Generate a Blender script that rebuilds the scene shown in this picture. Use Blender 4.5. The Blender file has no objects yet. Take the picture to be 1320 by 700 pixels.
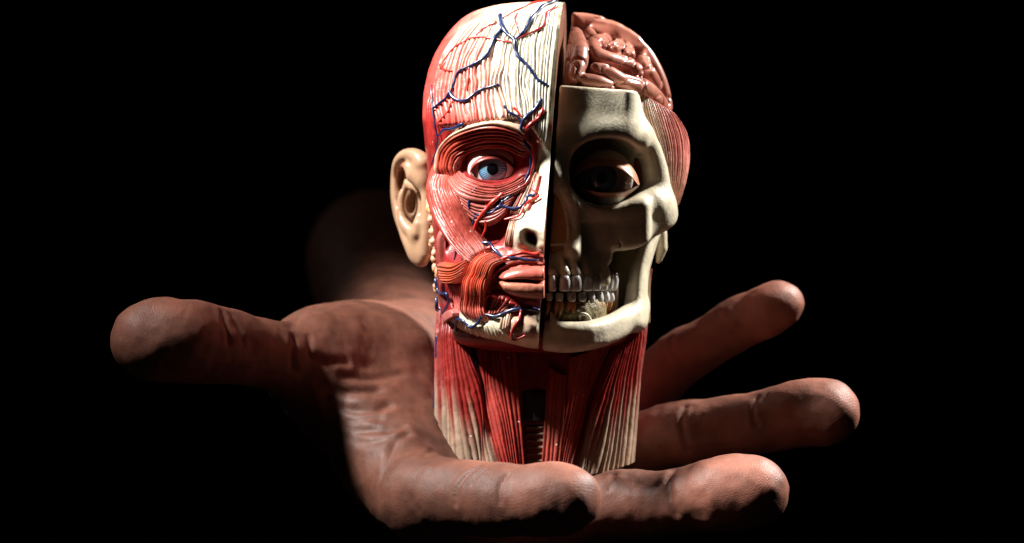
import bpy, math, random
import numpy as np
from mathutils import Vector

# ------------------------------------------------------------------ camera, world, lights, exposure
scene = bpy.context.scene
COL = scene.collection
MM = 0.001
CAM_DIST = 800.0            # camera to the model's ear line, mm
PX = 0.2                    # mm per photograph pixel at that distance

cam_data = bpy.data.cameras.new('camera')
cam_data.sensor_width = 36.0
cam_data.lens = 36.0 * CAM_DIST / (1320 * PX)
cam_data.clip_start = 0.02
cam_data.clip_end = 50.0
cam_data.dof.use_dof = True
cam_data.dof.focus_distance = 0.768
cam_data.dof.aperture_fstop = 13.0
cam = bpy.data.objects.new('camera', cam_data)
cam.location = (0, -CAM_DIST * MM, 0)
cam.rotation_euler = (math.radians(90), 0, 0)
COL.objects.link(cam)
scene.camera = cam

world = bpy.data.worlds.new('World')
scene.world = world
world.use_nodes = True
world.node_tree.nodes['Background'].inputs[0].default_value = (0.9, 0.75, 0.6, 1)
world.node_tree.nodes['Background'].inputs[1].default_value = 0.004


def lamp(name, loc, target, radius, power, colour, cone, blend):
    d = bpy.data.lights.new(name, 'SPOT')
    d.shadow_soft_size = radius
    d.energy = power
    d.color = colour
    d.spot_size = math.radians(cone)
    d.spot_blend = blend
    o = bpy.data.objects.new(name, d)
    o.location = loc
    o.rotation_euler = (Vector(target) - Vector(loc)).to_track_quat('-Z', 'Y').to_euler()
    COL.objects.link(o)
    return o


# two hooded lamps, high on either side of the model, plus a weak fill added to brighten the forearm behind
lamp('key_lamp', (-0.415, -0.15, 0.47), (0.004, -0.025, 0.060), 0.048, 72.0, (1.0, 0.96, 0.91), 26, 1.0)
lamp('side_lamp', (0.43, 0.14, 0.38), (0.035, -0.02, 0.005), 0.028, 46.0, (1.0, 0.94, 0.88), 34, 1.0)
lamp('forearm_fill', (-0.55, 0.42, 0.45), (-0.045, 0.19, 0.0), 0.06, 0.6, (1.0, 0.86, 0.72), 34, 1.0)

scene.view_settings.view_transform = 'Standard'
scene.view_settings.look = 'None'
scene.view_settings.exposure = 0.0
scene.view_settings.gamma = 1.0
scene.view_settings.use_curve_mapping = False
scene.cycles.use_denoising = True
scene.cycles.max_bounces = 5

rng = np.random.default_rng(7)


# ------------------------------------------------------------------ helpers: points, curves, noise
def P(u, v, y):
    """point (mm) at depth y that the photograph shows at pixel u, v"""
    u, v, y = np.broadcast_arrays(np.asarray(u, float), np.asarray(v, float), np.asarray(y, float))
    k = PX * (1 + y / CAM_DIST)
    return np.stack([(u - 660) * k, y, (350 - v) * k], -1)


def catmull(pts, n):
    p = np.asarray(pts, float)
    m = len(p)
    if m == 2:
        t = np.linspace(0, 1, n)[:, None]
        return p[0] * (1 - t) + p[1] * t
    q = np.vstack([2 * p[0] - p[1], p, 2 * p[-1] - p[-2]])
    seg = np.linalg.norm(np.diff(p[:, :2], axis=0), axis=1) + 1e-6
    cum = np.concatenate([[0], np.cumsum(seg)]) / seg.sum()
    s = np.linspace(0, 1, n)
    i = np.clip(np.searchsorted(cum, s, side='right') - 1, 0, m - 2)
    t = ((s - cum[i]) / (cum[i + 1] - cum[i]))[:, None]
    a, b, c, d = q[i], q[i + 1], q[i + 2], q[i + 3]
    return 0.5 * (2 * b + (c - a) * t + (2 * a - 5 * b + 4 * c - d) * t ** 2 + (3 * b - a - 3 * c + d) * t ** 3)


def interp(x, tab):
    t = np.asarray(tab, float)
    return np.interp(x, t[:, 0], t[:, 1])


def smooth_interp(x, tab):
    """monotone-ish smooth table lookup"""
    t = np.asarray(tab, float)
    fine = np.linspace(t[0, 0], t[-1, 0], 600)
    val = np.interp(fine, t[:, 0], t[:, 1])
    h = max(3, int(600 * 0.018))
    ker = np.hanning(2 * h + 1)
    ker /= ker.sum()
    pad = np.concatenate([2 * val[0] - val[h:0:-1], val, 2 * val[-1] - val[-2:-h - 2:-1]])
    return np.interp(x, fine, np.convolve(pad, ker, 'valid'))


def sstep(a, b, x):
    t = np.clip((x - a) / (b - a), 0, 1)
    return t * t * (3 - 2 * t)


_NT = np.random.default_rng(3).random((64, 64, 64)).astype(np.float32)


def noise3(p):
    """value noise 0..1 on an (n,3) array"""
    p = np.asarray(p, float)
    i = np.floor(p).astype(int)
    f = p - i
    f = f * f * (3 - 2 * f)
    r = 0
    for dx in (0, 1):
        for dy in (0, 1):
            for dz in (0, 1):
                w = (f[..., 0] if dx else 1 - f[..., 0]) * (f[..., 1] if dy else 1 - f[..., 1]) * (f[..., 2] if dz else 1 - f[..., 2])
                r = r + w * _NT[(i[..., 0] + dx) % 64, (i[..., 1] + dy) % 64, (i[..., 2] + dz) % 64]
    return r


def gauss(u, v, cu, cv, su, sv):
    return np.exp(-((u - cu) / su) ** 2 - ((v - cv) / sv) ** 2)


# ------------------------------------------------------------------ helpers: meshes
def mesh_obj(name, verts, faces, mat, parent=None, col=None, attrs=None, origin=None, smooth=True):
    """verts in mm, world axes; the object sits at its parent's origin (or at `origin`, mm)"""
    verts = np.asarray(verts, float)
    if parent is not None:
        org = parent['_org']
    else:
        org = np.zeros(3) if origin is None else np.asarray(origin, float)
    org = np.array(org, float)
    me = bpy.data.meshes.new(name)
    faces = np.asarray(faces)
    nf, k = faces.shape
    me.vertices.add(len(verts))
    me.vertices.foreach_set('co', ((verts - org) * MM).astype(np.float32).ravel())
    me.loops.add(nf * k)
    me.loops.foreach_set('vertex_index', faces.astype(np.int32).ravel())
    me.polygons.add(nf)
    me.polygons.foreach_set('loop_start', np.arange(0, nf * k, k, dtype=np.int32))
    me.polygons.foreach_set('use_smooth', np.full(nf, smooth))
    me.update(calc_edges=True)
    me.validate()
    if col is not None:
        c = np.ones((len(verts), 4), np.float32)
        c[:, :3] = col
        a = me.attributes.new('paint', 'FLOAT_COLOR', 'POINT')
        a.data.foreach_set('color', np.clip(c, 0, 1).ravel())
    for key, val in (attrs or {}).items():
        a = me.attributes.new(key, 'FLOAT', 'POINT')
        a.data.foreach_set('value', np.asarray(val, np.float32))
    me.materials.append(mat)
    o = bpy.data.objects.new(name, me)
    COL.objects.link(o)
    if parent is None:
        o.location = Vector(org * MM)
    else:
        o.parent = parent
    o['_org'] = [float(x) for x in org]
    return o


def grid_faces(nr, nc, wrap_c=False):
    r = np.arange(nr - 1)[:, None]
    c = np.arange(nc if wrap_c else nc - 1)[None, :]
    c2 = (c + 1) % nc
    a = r * nc + c
    b = r * nc + c2
    d = (r + 1) * nc + c
    e = (r + 1) * nc + c2
    return np.stack([a, b, e, d], -1).reshape(-1, 4)


def tube_geo(path, rad, ns=8):
    """closed-end tube along path (n,3) with radii (n,)"""
    path = np.asarray(path, float)
    n = len(path)
    rad = np.broadcast_to(np.asarray(rad, float), (n,)).copy()
    tan = np.gradient(path, axis=0)
    tan /= np.linalg.norm(tan, axis=1)[:, None] + 1e-9
    ref = np.array([0, 1.0, 0.02])
    a = np.cross(tan, ref)
    a /= np.linalg.norm(a, axis=1)[:, None] + 1e-9
    b = np.cross(a, tan)
    ang = np.linspace(0, 2 * np.pi, ns, endpoint=False)
    # rounded ends
    ext = np.array([-0.9, -0.55])
    P0 = [path[0] + tan[0] * rad[0] * e for e in ext]
    P1 = [path[-1] - tan[-1] * rad[-1] * e for e in ext[::-1]]
    path = np.vstack([P0, path, P1])
    a = np.vstack([a[:1], a[:1], a, a[-1:], a[-1:]])
    b = np.vstack([b[:1], b[:1], b, b[-1:], b[-1:]])
    rad = np.concatenate([[rad[0] * 0.15, rad[0] * 0.8], rad, [rad[-1] * 0.8, rad[-1] * 0.15]])
    V = path[:, None, :] + rad[:, None, None] * (np.cos(ang)[None, :, None] * a[:, None, :] + np.sin(ang)[None, :, None] * b[:, None, :])
    return V.reshape(-1, 3), grid_faces(len(path), ns, True)


def sphere_geo(c, r, nu=20, nv=12):
    c = np.asarray(c, float)
    r = np.broadcast_to(np.asarray(r, float), (3,))
    th = np.linspace(0.02, np.pi - 0.02, nv)
    ph = np.linspace(0, 2 * np.pi, nu, endpoint=False)
    d = np.stack([np.sin(th)[:, None] * np.cos(ph), np.sin(th)[:, None] * np.sin(ph), np.cos(th)[:, None] + 0 * ph], -1)
    return (c + d * r).reshape(-1, 3), grid_faces(nv, nu, True)


def join_geo(parts):
    V, F, n = [], [], 0
    for v, f in parts:
        V.append(v)
        F.append(f + n)
        n += len(v)
    return np.vstack(V), np.vstack(F)


# ------------------------------------------------------------------ helpers: solid modelling with distance fields
class Field:
    def __init__(self, lo, hi, step):
        self.lo = np.array(lo, float)
        self.step = step
        n = np.ceil((np.array(hi, float) - self.lo) / step).astype(int) + 1
        self.ax = [self.lo[i] + step * np.arange(n[i]) for i in range(3)]
        self.d = np.full(n, 30.0, np.float32)

    def win(self, lo, hi):
        sl = []
        for i in range(3):
            a = int(np.clip(np.floor((lo[i] - self.lo[i]) / self.step), 0, len(self.ax[i])))
            b = int(np.clip(np.ceil((hi[i] - self.lo[i]) / self.step) + 1, 0, len(self.ax[i])))
            sl.append(slice(a, b))
        sl = tuple(sl)
        X = self.ax[0][sl[0]].astype(np.float32)[:, None, None]
        Y = self.ax[1][sl[1]].astype(np.float32)[None, :, None]
        Z = self.ax[2][sl[2]].astype(np.float32)[None, None, :]
        return sl, X, Y, Z

    def put(self, sl, d, k, cut=False):
        a = self.d[sl]
        if a.size == 0:
            return
        if cut:
            d = -d
            h = np.maximum(k - np.abs(a - d), 0) / k if k > 0 else 0
            self.d[sl] = np.maximum(a, d) + (h * h * k * 0.25 if k > 0 else 0)
        else:
            h = np.maximum(k - np.abs(a - d), 0) / k if k > 0 else 0
            self.d[sl] = np.minimum(a, d) - (h * h * k * 0.25 if k > 0 else 0)

    def cone(self, a, b, ra, rb, k=2.0, cut=False, sq=(1, 1, 1)):
        """round cone from a to b; sq squashes the distance per axis"""
        a = np.asarray(a, float)
        b = np.asarray(b, float)
        m = max(ra, rb) * 1.3 + k + 2 * self.step
        sl, X, Y, Z = self.win(np.minimum(a, b) - m, np.maximum(a, b) + m)
        ab = b - a
        L2 = float(ab @ ab) + 1e-9
        px, py, pz = X - a[0], Y - a[1], Z - a[2]
        t = np.clip((px * ab[0] + py * ab[1] + pz * ab[2]) / L2, 0, 1)
        qx, qy, qz = (px - t * ab[0]) * sq[0], (py - t * ab[1]) * sq[1], (pz - t * ab[2]) * sq[2]
        self.put(sl, np.sqrt(qx * qx + qy * qy + qz * qz) - (ra + (rb - ra) * t), k, cut)

    def chain(self, pts, rads, k=2.0, cut=False, n=None, sq=(1, 1, 1)):
        p = np.asarray(pts, float)
        r = np.asarray(rads, float)
        if n:
            q = catmull(np.hstack([p, r[:, None]]), n)
            p, r = q[:, :3], q[:, 3]
        m = r.max() * 1.3 / min(sq) + k + 2 * self.step if min(sq) < 1 else r.max() * 1.1 + k + 2 * self.step
        sl, X, Y, Z = self.win(p.min(0) - m, p.max(0) + m)
        best = np.full((X.shape[0], Y.shape[1], Z.shape[2]), 40.0, np.float32)
        ax = (X[:, 0, 0], Y[0, :, 0], Z[0, 0, :])
        for i in range(len(p) - 1):
            a, b = p[i], p[i + 1]
            lo, hi = np.minimum(a, b) - m, np.maximum(a, b) + m
            w = tuple(slice(int(np.searchsorted(ax[c], lo[c])), int(np.searchsorted(ax[c], hi[c]))) for c in range(3))
            x, y, z = ax[0][w[0]][:, None, None] - a[0], ax[1][w[1]][None, :, None] - a[1], ax[2][w[2]][None, None, :] - a[2]
            ab = b - a
            t = np.clip((x * ab[0] + y * ab[1] + z * ab[2]) / (float(ab @ ab) + 1e-9), 0, 1)
            d = np.sqrt(((x - t * ab[0]) * sq[0]) ** 2 + ((y - t * ab[1]) * sq[1]) ** 2 + ((z - t * ab[2]) * sq[2]) ** 2) - (r[i] + (r[i + 1] - r[i]) * t)
            best[w] = np.minimum(best[w], d)
        self.put(sl, best, max(k, 0.01), cut)

    def ell(self, c, r, k=2.0, cut=False, power=2.0, yaw=0.0, roll=0.0):
        """ellipsoid; yaw turns it about z, roll about y"""
        c = np.asarray(c, float)
        r = np.asarray(r, float)
        m = (r.max() if (yaw or roll) else r) + k + 2 * self.step
        sl, X, Y, Z = self.win(c - m, c + m)
        x, y, z = X - c[0], Y - c[1], Z - c[2]
        if yaw:
            x, y = x * math.cos(yaw) + y * math.sin(yaw), -x * math.sin(yaw) + y * math.cos(yaw)
        if roll:
            x, z = x * math.cos(roll) + z * math.sin(roll), -x * math.sin(roll) + z * math.cos(roll)
        if power == 2.0:
            k0 = np.sqrt((x / r[0]) ** 2 + (y / r[1]) ** 2 + (z / r[2]) ** 2)
            k1 = np.sqrt((x / r[0] ** 2) ** 2 + (y / r[1] ** 2) ** 2 + (z / r[2] ** 2) ** 2) + 1e-6
            d = k0 * (k0 - 1) / k1
        else:
            k0 = (np.abs(x / r[0]) ** power + np.abs(y / r[1]) ** power + np.abs(z / r[2]) ** power) ** (1 / power)
            rr = np.sqrt(x * x + y * y + z * z)
            d = rr * (1 - 1 / np.maximum(k0, 1e-3)) * 0.92
        self.put(sl, d, k, cut)

    def box(self, c, half, rnd=0.5, k=1.0, cut=False, yaw=0.0, roll=0.0):
        c = np.asarray(c, float)
        h = np.asarray(half, float) - rnd
        m = (np.linalg.norm(half) if (yaw or roll) else np.asarray(half, float)) + k + 2 * self.step
        sl, X, Y, Z = self.win(c - m, c + m)
        x, y, z = X - c[0], Y - c[1], Z - c[2]
        if yaw:
            x, y = x * math.cos(yaw) + y * math.sin(yaw), -x * math.sin(yaw) + y * math.cos(yaw)
        if roll:
            x, z = x * math.cos(roll) + z * math.sin(roll), -x * math.sin(roll) + z * math.cos(roll)
        qx, qy, qz = np.abs(x) - h[0], np.abs(y) - h[1], np.abs(z) - h[2]
        d = np.sqrt(np.maximum(qx, 0) ** 2 + np.maximum(qy, 0) ** 2 + np.maximum(qz, 0) ** 2) + np.minimum(np.maximum(np.maximum(qx, qy), qz), 0) - rnd
        self.put(sl, d, k, cut)

    def keep(self, nrm, point, k=0.3):
        """keep only the side of the plane that nrm points away from"""
        nrm = np.asarray(nrm, float)
        nrm = nrm / np.linalg.norm(nrm)
        X = self.ax[0].astype(np.float32)[:, None, None]
        Y = self.ax[1].astype(np.float32)[None, :, None]
        Z = self.ax[2].astype(np.float32)[None, None, :]
        d = -((X - point[0]) * nrm[0] + (Y - point[1]) * nrm[1] + (Z - point[2]) * nrm[2])
        self.put((slice(None),) * 3, d, k, cut=True)

    def sample(self, p):
        g = (p - self.lo) / self.step
        n = np.array(self.d.shape)
        g = np.clip(g, 0, n - 1.001)
        i = g.astype(int)
        f = g - i
        r = 0
        for dx in (0, 1):
            for dy in (0, 1):
                for dz in (0, 1):
                    w = (f[:, 0] if dx else 1 - f[:, 0]) * (f[:, 1] if dy else 1 - f[:, 1]) * (f[:, 2] if dz else 1 - f[:, 2])
                    r = r + w * self.d[i[:, 0] + dx, i[:, 1] + dy, i[:, 2] + dz]
        return r

    def grad(self, p):
        e = self.step * 0.8
        g = np.stack([self.sample(p + e * np.eye(3)[i]) - self.sample(p - e * np.eye(3)[i]) for i in range(3)], -1)
        return g / (np.linalg.norm(g, axis=1)[:, None] + 1e-9)

    def mesh(self, smooth=2):
        d = self.d
        s = d < 0
        # pad the border so that the surface closes
        for ax in range(3):
            sl = [slice(None)] * 3
            for e in (0, -1):
                sl[ax] = e
                d[tuple(sl)] = np.maximum(d[tuple(sl)], 0.5 * self.step)
        s = d < 0
        cnt = np.zeros(tuple(np.array(s.shape) - 1), np.uint8)
        for dx in (0, 1):
            for dy in (0, 1):
                for dz in (0, 1):
                    cnt += s[dx:s.shape[0] - 1 + dx, dy:s.shape[1] - 1 + dy, dz:s.shape[2] - 1 + dz]
        act = (cnt > 0) & (cnt < 8)
        idx = np.argwhere(act)
        vid = np.full(act.shape, -1, np.int32)
        vid[act] = np.arange(len(idx))
        corner = np.array([[a, b, c] for a in (0, 1) for b in (0, 1) for c in (0, 1)])
        val = np.stack([d[idx[:, 0] + c[0], idx[:, 1] + c[1], idx[:, 2] + c[2]] for c in corner], 1)
        acc = np.zeros((len(idx), 3))
        num = np.zeros(len(idx))
        for a in range(8):
            for b in range(a + 1, 8):
                if np.abs(corner[a] - corner[b]).sum() != 1:
                    continue
                va, vb = val[:, a], val[:, b]
                m = (va < 0) != (vb < 0)
                t = np.where(m, va / np.where(m, va - vb, 1), 0)
                pt = corner[a] + t[:, None] * (corner[b] - corner[a])
                acc += np.where(m[:, None], pt, 0)
                num += m
        V = self.lo + self.step * (idx + acc / num[:, None])
        F = []
        for ax in range(3):
            o1, o2 = [(1, 2), (2, 0), (0, 1)][ax]
            s0 = [slice(0, -1)] * 3
            s1 = [slice(0, -1)] * 3
            s1[ax] = slice(1, None)
            ch = s[tuple(s0)] != s[tuple(s1)]
            sl = [slice(None)] * 3
            sl[o1] = slice(1, None)
            sl[o2] = slice(1, None)
            e = np.argwhere(ch[tuple(sl)])
            e[:, o1] += 1
            e[:, o2] += 1
            inside = s[e[:, 0], e[:, 1], e[:, 2]]
            q = []
            for da, db in ((-1, -1), (0, -1), (0, 0), (-1, 0)):
                c = e.copy()
                c[:, o1] += da
                c[:, o2] += db
                q.append(vid[c[:, 0], c[:, 1], c[:, 2]])
            q = np.stack(q, 1)
            q[~inside] = q[~inside][:, ::-1]
            F.append(q)
        F = np.vstack(F)
        F = F[(F >= 0).all(1)]
        for _ in range(smooth):
            s_ = np.zeros_like(V)
            n_ = np.zeros(len(V))
            for a in range(4):
                b = (a + 1) % 4
                np.add.at(s_, F[:, a], V[F[:, b]])
                np.add.at(n_, F[:, a], 1)
                np.add.at(s_, F[:, b], V[F[:, a]])
                np.add.at(n_, F[:, b], 1)
            V = V + 0.5 * (s_ / np.maximum(n_, 1)[:, None] - V)
            V = V - (np.clip(self.sample(V), -self.step, self.step)[:, None] * self.grad(V)) * 0.8
        return V, F


# ------------------------------------------------------------------ materials
def nodes_of(name):
    m = bpy.data.materials.new(name)
    m.use_nodes = True
    nt = m.node_tree
    return m, nt, nt.nodes['Principled BSDF']


def paint_material(name, rough=0.36, coat=0.25, bump=0.15, scale=900.0, sss=0.0, spec=0.5, vary=0.12, base=None, dust=0.0):
    """hand-painted plastic: colour from the mesh's paint attribute (or `base`), slight mottling and grain"""
    m, nt, b = nodes_of(name)
    L = nt.links
    if base is None:
        src = nt.nodes.new('ShaderNodeAttribute')
        src.attribute_name = 'paint'
        csock = src.outputs['Color']
    else:
        src = nt.nodes.new('ShaderNodeRGB')
        src.outputs[0].default_value = (*base, 1)
        csock = src.outputs[0]
    tc = nt.nodes.new('ShaderNodeTexCoord')
    n1 = nt.nodes.new('ShaderNodeTexNoise')
    n1.inputs['Scale'].default_value = scale * 0.35
    n1.inputs['Detail'].default_value = 5
    L.new(tc.outputs['Object'], n1.inputs['Vector'])
    mr = nt.nodes.new('ShaderNodeMapRange')
    mr.inputs['From Min'].default_value = 0.3
    mr.inputs['From Max'].default_value = 0.7
    mr.inputs['To Min'].default_value = 1 - vary
    mr.inputs['To Max'].default_value = 1 + vary
    L.new(n1.outputs['Fac'], mr.inputs['Value'])
    mx = nt.nodes.new('ShaderNodeVectorMath')
    mx.operation = 'SCALE'
    L.new(csock, mx.inputs[0])
    L.new(mr.outputs['Result'], mx.inputs['Scale'])
    csock = mx.outputs['Vector']
    if dust:
        # scattered specks of dust and tiny paint chips
        vo = nt.nodes.new('ShaderNodeTexVoronoi')
        vo.inputs['Scale'].default_value = 420
        L.new(tc.outputs['Object'], vo.inputs['Vector'])
        lt = nt.nodes.new('ShaderNodeMath')
        lt.operation = 'LESS_THAN'
        lt.inputs[1].default_value = 0.11
        L.new(vo.outputs['Distance'], lt.inputs[0])
        sp = nt.nodes.new('ShaderNodeSeparateColor')
        L.new(vo.outputs['Color'], sp.inputs[0])
        gt = nt.nodes.new('ShaderNodeMath')
        gt.operation = 'GREATER_THAN'
        gt.inputs[1].default_value = 1 - dust
        L.new(sp.outputs[0], gt.inputs[0])
        ml = nt.nodes.new('ShaderNodeMath')
        ml.operation = 'MULTIPLY'
        L.new(lt.outputs[0], ml.inputs[0])
        L.new(gt.outputs[0], ml.inputs[1])
        dm = nt.nodes.new('ShaderNodeMix')
        dm.data_type = 'RGBA'
        L.new(ml.outputs[0], dm.inputs['Factor'])
        L.new(csock, dm.inputs['A'])
        dm.inputs['B'].default_value = (0.8, 0.78, 0.72, 1)
        csock = dm.outputs['Result']
    L.new(csock, b.inputs['Base Color'])
    rr = nt.nodes.new('ShaderNodeMapRange')
    rr.inputs['To Min'].default_value = rough - 0.07
    rr.inputs['To Max'].default_value = rough + 0.1
    L.new(n1.outputs['Fac'], rr.inputs['Value'])
    L.new(rr.outputs['Result'], b.inputs['Roughness'])
    n2 = nt.nodes.new('ShaderNodeTexNoise')
    n2.inputs['Scale'].default_value = scale
    n2.inputs['Detail'].default_value = 4
    L.new(tc.outputs['Object'], n2.inputs['Vector'])
    bp = nt.nodes.new('ShaderNodeBump')
    bp.inputs['Strength'].default_value = bump
    bp.inputs['Distance'].default_value = 0.0004
    L.new(n2.outputs['Fac'], bp.inputs['Height'])
    L.new(bp.outputs['Normal'], b.inputs['Normal'])
    b.inputs['Specular IOR Level'].default_value = spec
    b.inputs['Coat Weight'].default_value = coat
    b.inputs['Coat Roughness'].default_value = 0.22
    if sss:
        b.inputs['Subsurface Weight'].default_value = sss
        b.inputs['Subsurface Radius'].default_value = (1.0, 0.4, 0.25)
        b.inputs['Subsurface Scale'].default_value = 0.002
    return m


M_MUSCLE = paint_material('painted_muscle', rough=0.38, coat=0.10, bump=0.30, vary=0.24, spec=0.34, dust=0.08)
M_BONE = paint_material('painted_bone', rough=0.36, coat=0.15, bump=0.22, scale=1400.0, vary=0.12, dust=0.3)
M_VESSEL = paint_material('painted_vessel', rough=0.3, coat=0.4, bump=0.1)
M_FLESH = paint_material('painted_flesh', rough=0.32, coat=0.25, bump=0.08, vary=0.06)
M_TOOTH = paint_material('painted_tooth', rough=0.28, coat=0.3, bump=0.10, vary=0.05)
M_ROUGH = paint_material('spongy_bone_paint', rough=0.5, coat=0.05, bump=0.9, scale=2600.0, vary=0.3)
M_EYE = paint_material('glossy_eye', rough=0.10, coat=0.8, bump=0.0, vary=0.02)

RED = np.array([0.46, 0.035, 0.028])
DEEP = np.array([0.20, 0.012, 0.012])
SALMON = np.array([0.66, 0.19, 0.14])
ORANGE = np.array([0.68, 0.15, 0.055])
PINK = np.array([0.74, 0.30, 0.26])
CREAM = np.array([0.74, 0.67, 0.49])
BONE = np.array([0.63, 0.58, 0.45])
BLUE = np.array([0.006, 0.020, 0.085])
DKRED = np.array([0.30, 0.014, 0.016])


def mix(a, b, t):
    t = np.asarray(t, float)[..., None]
    return np.asarray(a) * (1 - t) + np.asarray(b) * t

# ------------------------------------------------------------------ the model: root and head frame
ROOT_ORG = P(692, 604, 0)
root = bpy.data.objects.new('anatomical_head_model', None)
root.location = Vector(ROOT_ORG * MM)
root.empty_display_size = 0.01
COL.objects.link(root)
root['label'] = 'painted plastic anatomy head model, left half flayed muscles, right half bare skull, standing on palm'
root['category'] = 'anatomical model'
root['_org'] = [float(x) for x in ROOT_ORG]

TILT = math.atan(28.5 / 440)
YAW = math.radians(2.6)
_ct, _st, _cy, _sy = math.cos(TILT), math.sin(TILT), math.cos(YAW), math.sin(YAW)


def _tilt(x, y, z):
    return np.array([x * _ct + z * _st, y, -x * _st + z * _ct])


HX, HY, HZ = _tilt(_cy, -_sy, 0), _tilt(_sy, _cy, 0), _tilt(0, 0, 1)
HO = np.array([10.75, 0.0, 23.0])
FS = 5 * 1.04                # photograph pixels per mm at the face


def to_head(p):
    q = p - HO
    return q @ HX, q @ HY, q @ HZ


def from_head(hx, hy, hz):
    return HO + hx[..., None] * HX + hy[..., None] * HY + hz[..., None] * HZ


# left outline of the flayed half, photograph pixels: row -> half width
_edge = [(2, 722), (4, 690), (8, 655), (14, 632), (22, 611), (32, 597), (45, 585), (60, 574), (80, 563), (100, 556), (130, 550), (160, 549),
         (200, 553), (230, 556), (260, 558), (300, 562), (350, 567), (390, 570), (405, 571), (416, 576), (425, 587), (433, 606), (440, 634), (445, 660), (450, 690)]
WTAB = [(v, (722 - 28.5 * (v - 5) / 440 + 10 - u) * PX) for v, u in _edge]
WTAB[0] = (2, 0.6)
WTAB = [(230 - (230 - v) * 1.055 if v < 230 else v, w) for v, w in WTAB]
MIDTAB = [(2, -2), (4, -9), (8, -15), (14, -20), (22, -24), (40, -29.5), (70, -33.2), (100, -35.0), (140, -36.2), (165, -36.9), (185, -36), (205, -34.6), (230, -34.6),
          (260, -35.6), (290, -36.8), (318, -38), (338, -39.2), (352, -40), (362, -39.2), (376, -39.5), (390, -37.6), (402, -37), (418, -38.2), (432, -38.0), (440, -37.2), (446, -35.2), (450, -32.0)]
MIDTAB = [(230 - (230 - v) * (1.055 - 0.045 * min(1, max(0, (v - 2) / 120))) if v < 230 else v, w) for v, w in MIDTAB]
YCTAB = [(-12, 0), (395, 0), (415, -4), (425, -11), (435, -19), (443, -26), (450, -31)]
BACKTAB = [(-12, 1.5), (2, 14), (20, 22), (45, 30), (90, 36), (160, 38), (230, 36), (290, 28), (340, 20), (390, 14), (420, 9), (447, 1)]
PEXP = [(-12, 2.0), (60, 2.2), (150, 2.5), (260, 2.7), (350, 2.6), (447, 2.2)]


def face_depth(hx, hz, deep=False):
    """head-frame depth of the flayed half's front"""
    hv = 230 - hz * FS
    hu = np.maximum(-hx, -2) * FS * 0.985
    w = smooth_interp(hv, WTAB)
    p = interp(hv, PEXP)
    yc = smooth_interp(hv, YCTAB)
    ym = smooth_interp(hv, MIDTAB)
    t = np.clip(np.maximum(-hx, 0) / np.maximum(w, 0.3), 0, 0.9995)
    y = yc + (ym - yc) * (1 - t ** p) ** (1 / p)
    fade = 1 - t ** 5
    f = 0
    # nose
    amp = smooth_interp(hv, [(170, 0), (190, 0.2), (210, 1.4), (230, 2.8), (260, 5.0), (285, 7.2), (300, 8.4), (308, 8.2), (316, 5.6), (322, 1.8), (328, 0), (340, 0)])
    sig = smooth_interp(hv, [(170, 9), (210, 9), (250, 15), (280, 24), (300, 33), (312, 33), (328, 28)])
    f = f - amp * np.exp(-np.abs(hu / sig) ** 2.5)
    f = f - 1.2 * gauss(hu, hv, 34, 301, 9, 13)                  # wing of the nose
    # eye socket, brow, cheekbone
    f = f + 5.2 * np.exp(-np.abs((hu - 76) / 40) ** 2.6 - np.abs((hv - 210) / 27) ** 2.6)
    f = f - 1.3 * gauss(hu, hv, 85, 158, 60, 20)
    f = f - 2.6 * gauss(hu, hv, 112, 258, 34, 26)
    f = f - 1.6 * gauss(hu, hv, 0, 358, 62, 38)
    f = f - 1.4 * gauss(hu, hv, 20, 428, 40, 20)
    f = f + 1.3 * gauss(hu, hv, 85, 322, 30, 30)
    f = f - 1.0 * gauss(hu, hv, 92, 375, 22, 32)
    if deep:
        r = 3.4 * np.exp(-np.abs((hu - 76) / 26) ** 4 - np.abs((hv - 300) / 17) ** 4)
        r = r + 6.5 * np.exp(-np.abs((hu - 116) / 14) ** 4 - np.abs((hv - 312) / 27) ** 4)
        r = r + 2.6 * np.exp(-np.abs((hu - 113) / 10) ** 4 - np.abs((hv - 385) / 22) ** 4)
        r = r + 1.0 * np.exp(-np.abs((hu - 45) / 50) ** 4 - np.abs((hv - 388) / 14) ** 4)
        r = r + 7.0 * np.exp(-np.abs((hu - 16) / 10.5) ** 2.3 - np.abs((hv - 309 + 0.35 * (hu - 16)) / 9.0) ** 2.3)   # nostril
        r = r + 3.0 * np.exp(-np.abs((hu - 72) / 27) ** 4 - np.abs((hv - 218) / 15) ** 4)       # behind the eyeball
        r = r + 0.7 * sstep(165, 185, hv) * sstep(40, 55, hu) * (1 - sstep(400, 415, hv))
        f = f + r
    return y + f * fade


def face_surface(U, V, deep=False):
    """where the photograph's pixel lies on the flayed half: points and outward normals"""
    y = np.full(np.shape(U), -32.0)
    for _ in range(7):
        p = P(U, V, y)
        hx, hy, hz = to_head(p)
        h2 = face_depth(hx, hz, deep)
        y = np.clip(y + np.clip(h2 - hy, -12, 12) * 0.8, -60, 30)
    p = P(U, V, y)
    hx, hy, hz = to_head(p)
    hy = face_depth(hx, hz, deep)
    p = from_head(hx, hy, hz)
    e = 0.35
    gx = (face_depth(hx + e, hz, deep) - face_depth(hx - e, hz, deep)) / (2 * e)
    gz = (face_depth(hx, hz + e, deep) - face_depth(hx, hz - e, deep)) / (2 * e)
    n = gx[..., None] * HX - HY + gz[..., None] * HZ
    return p, n / np.linalg.norm(n, axis=-1, keepdims=True)


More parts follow.
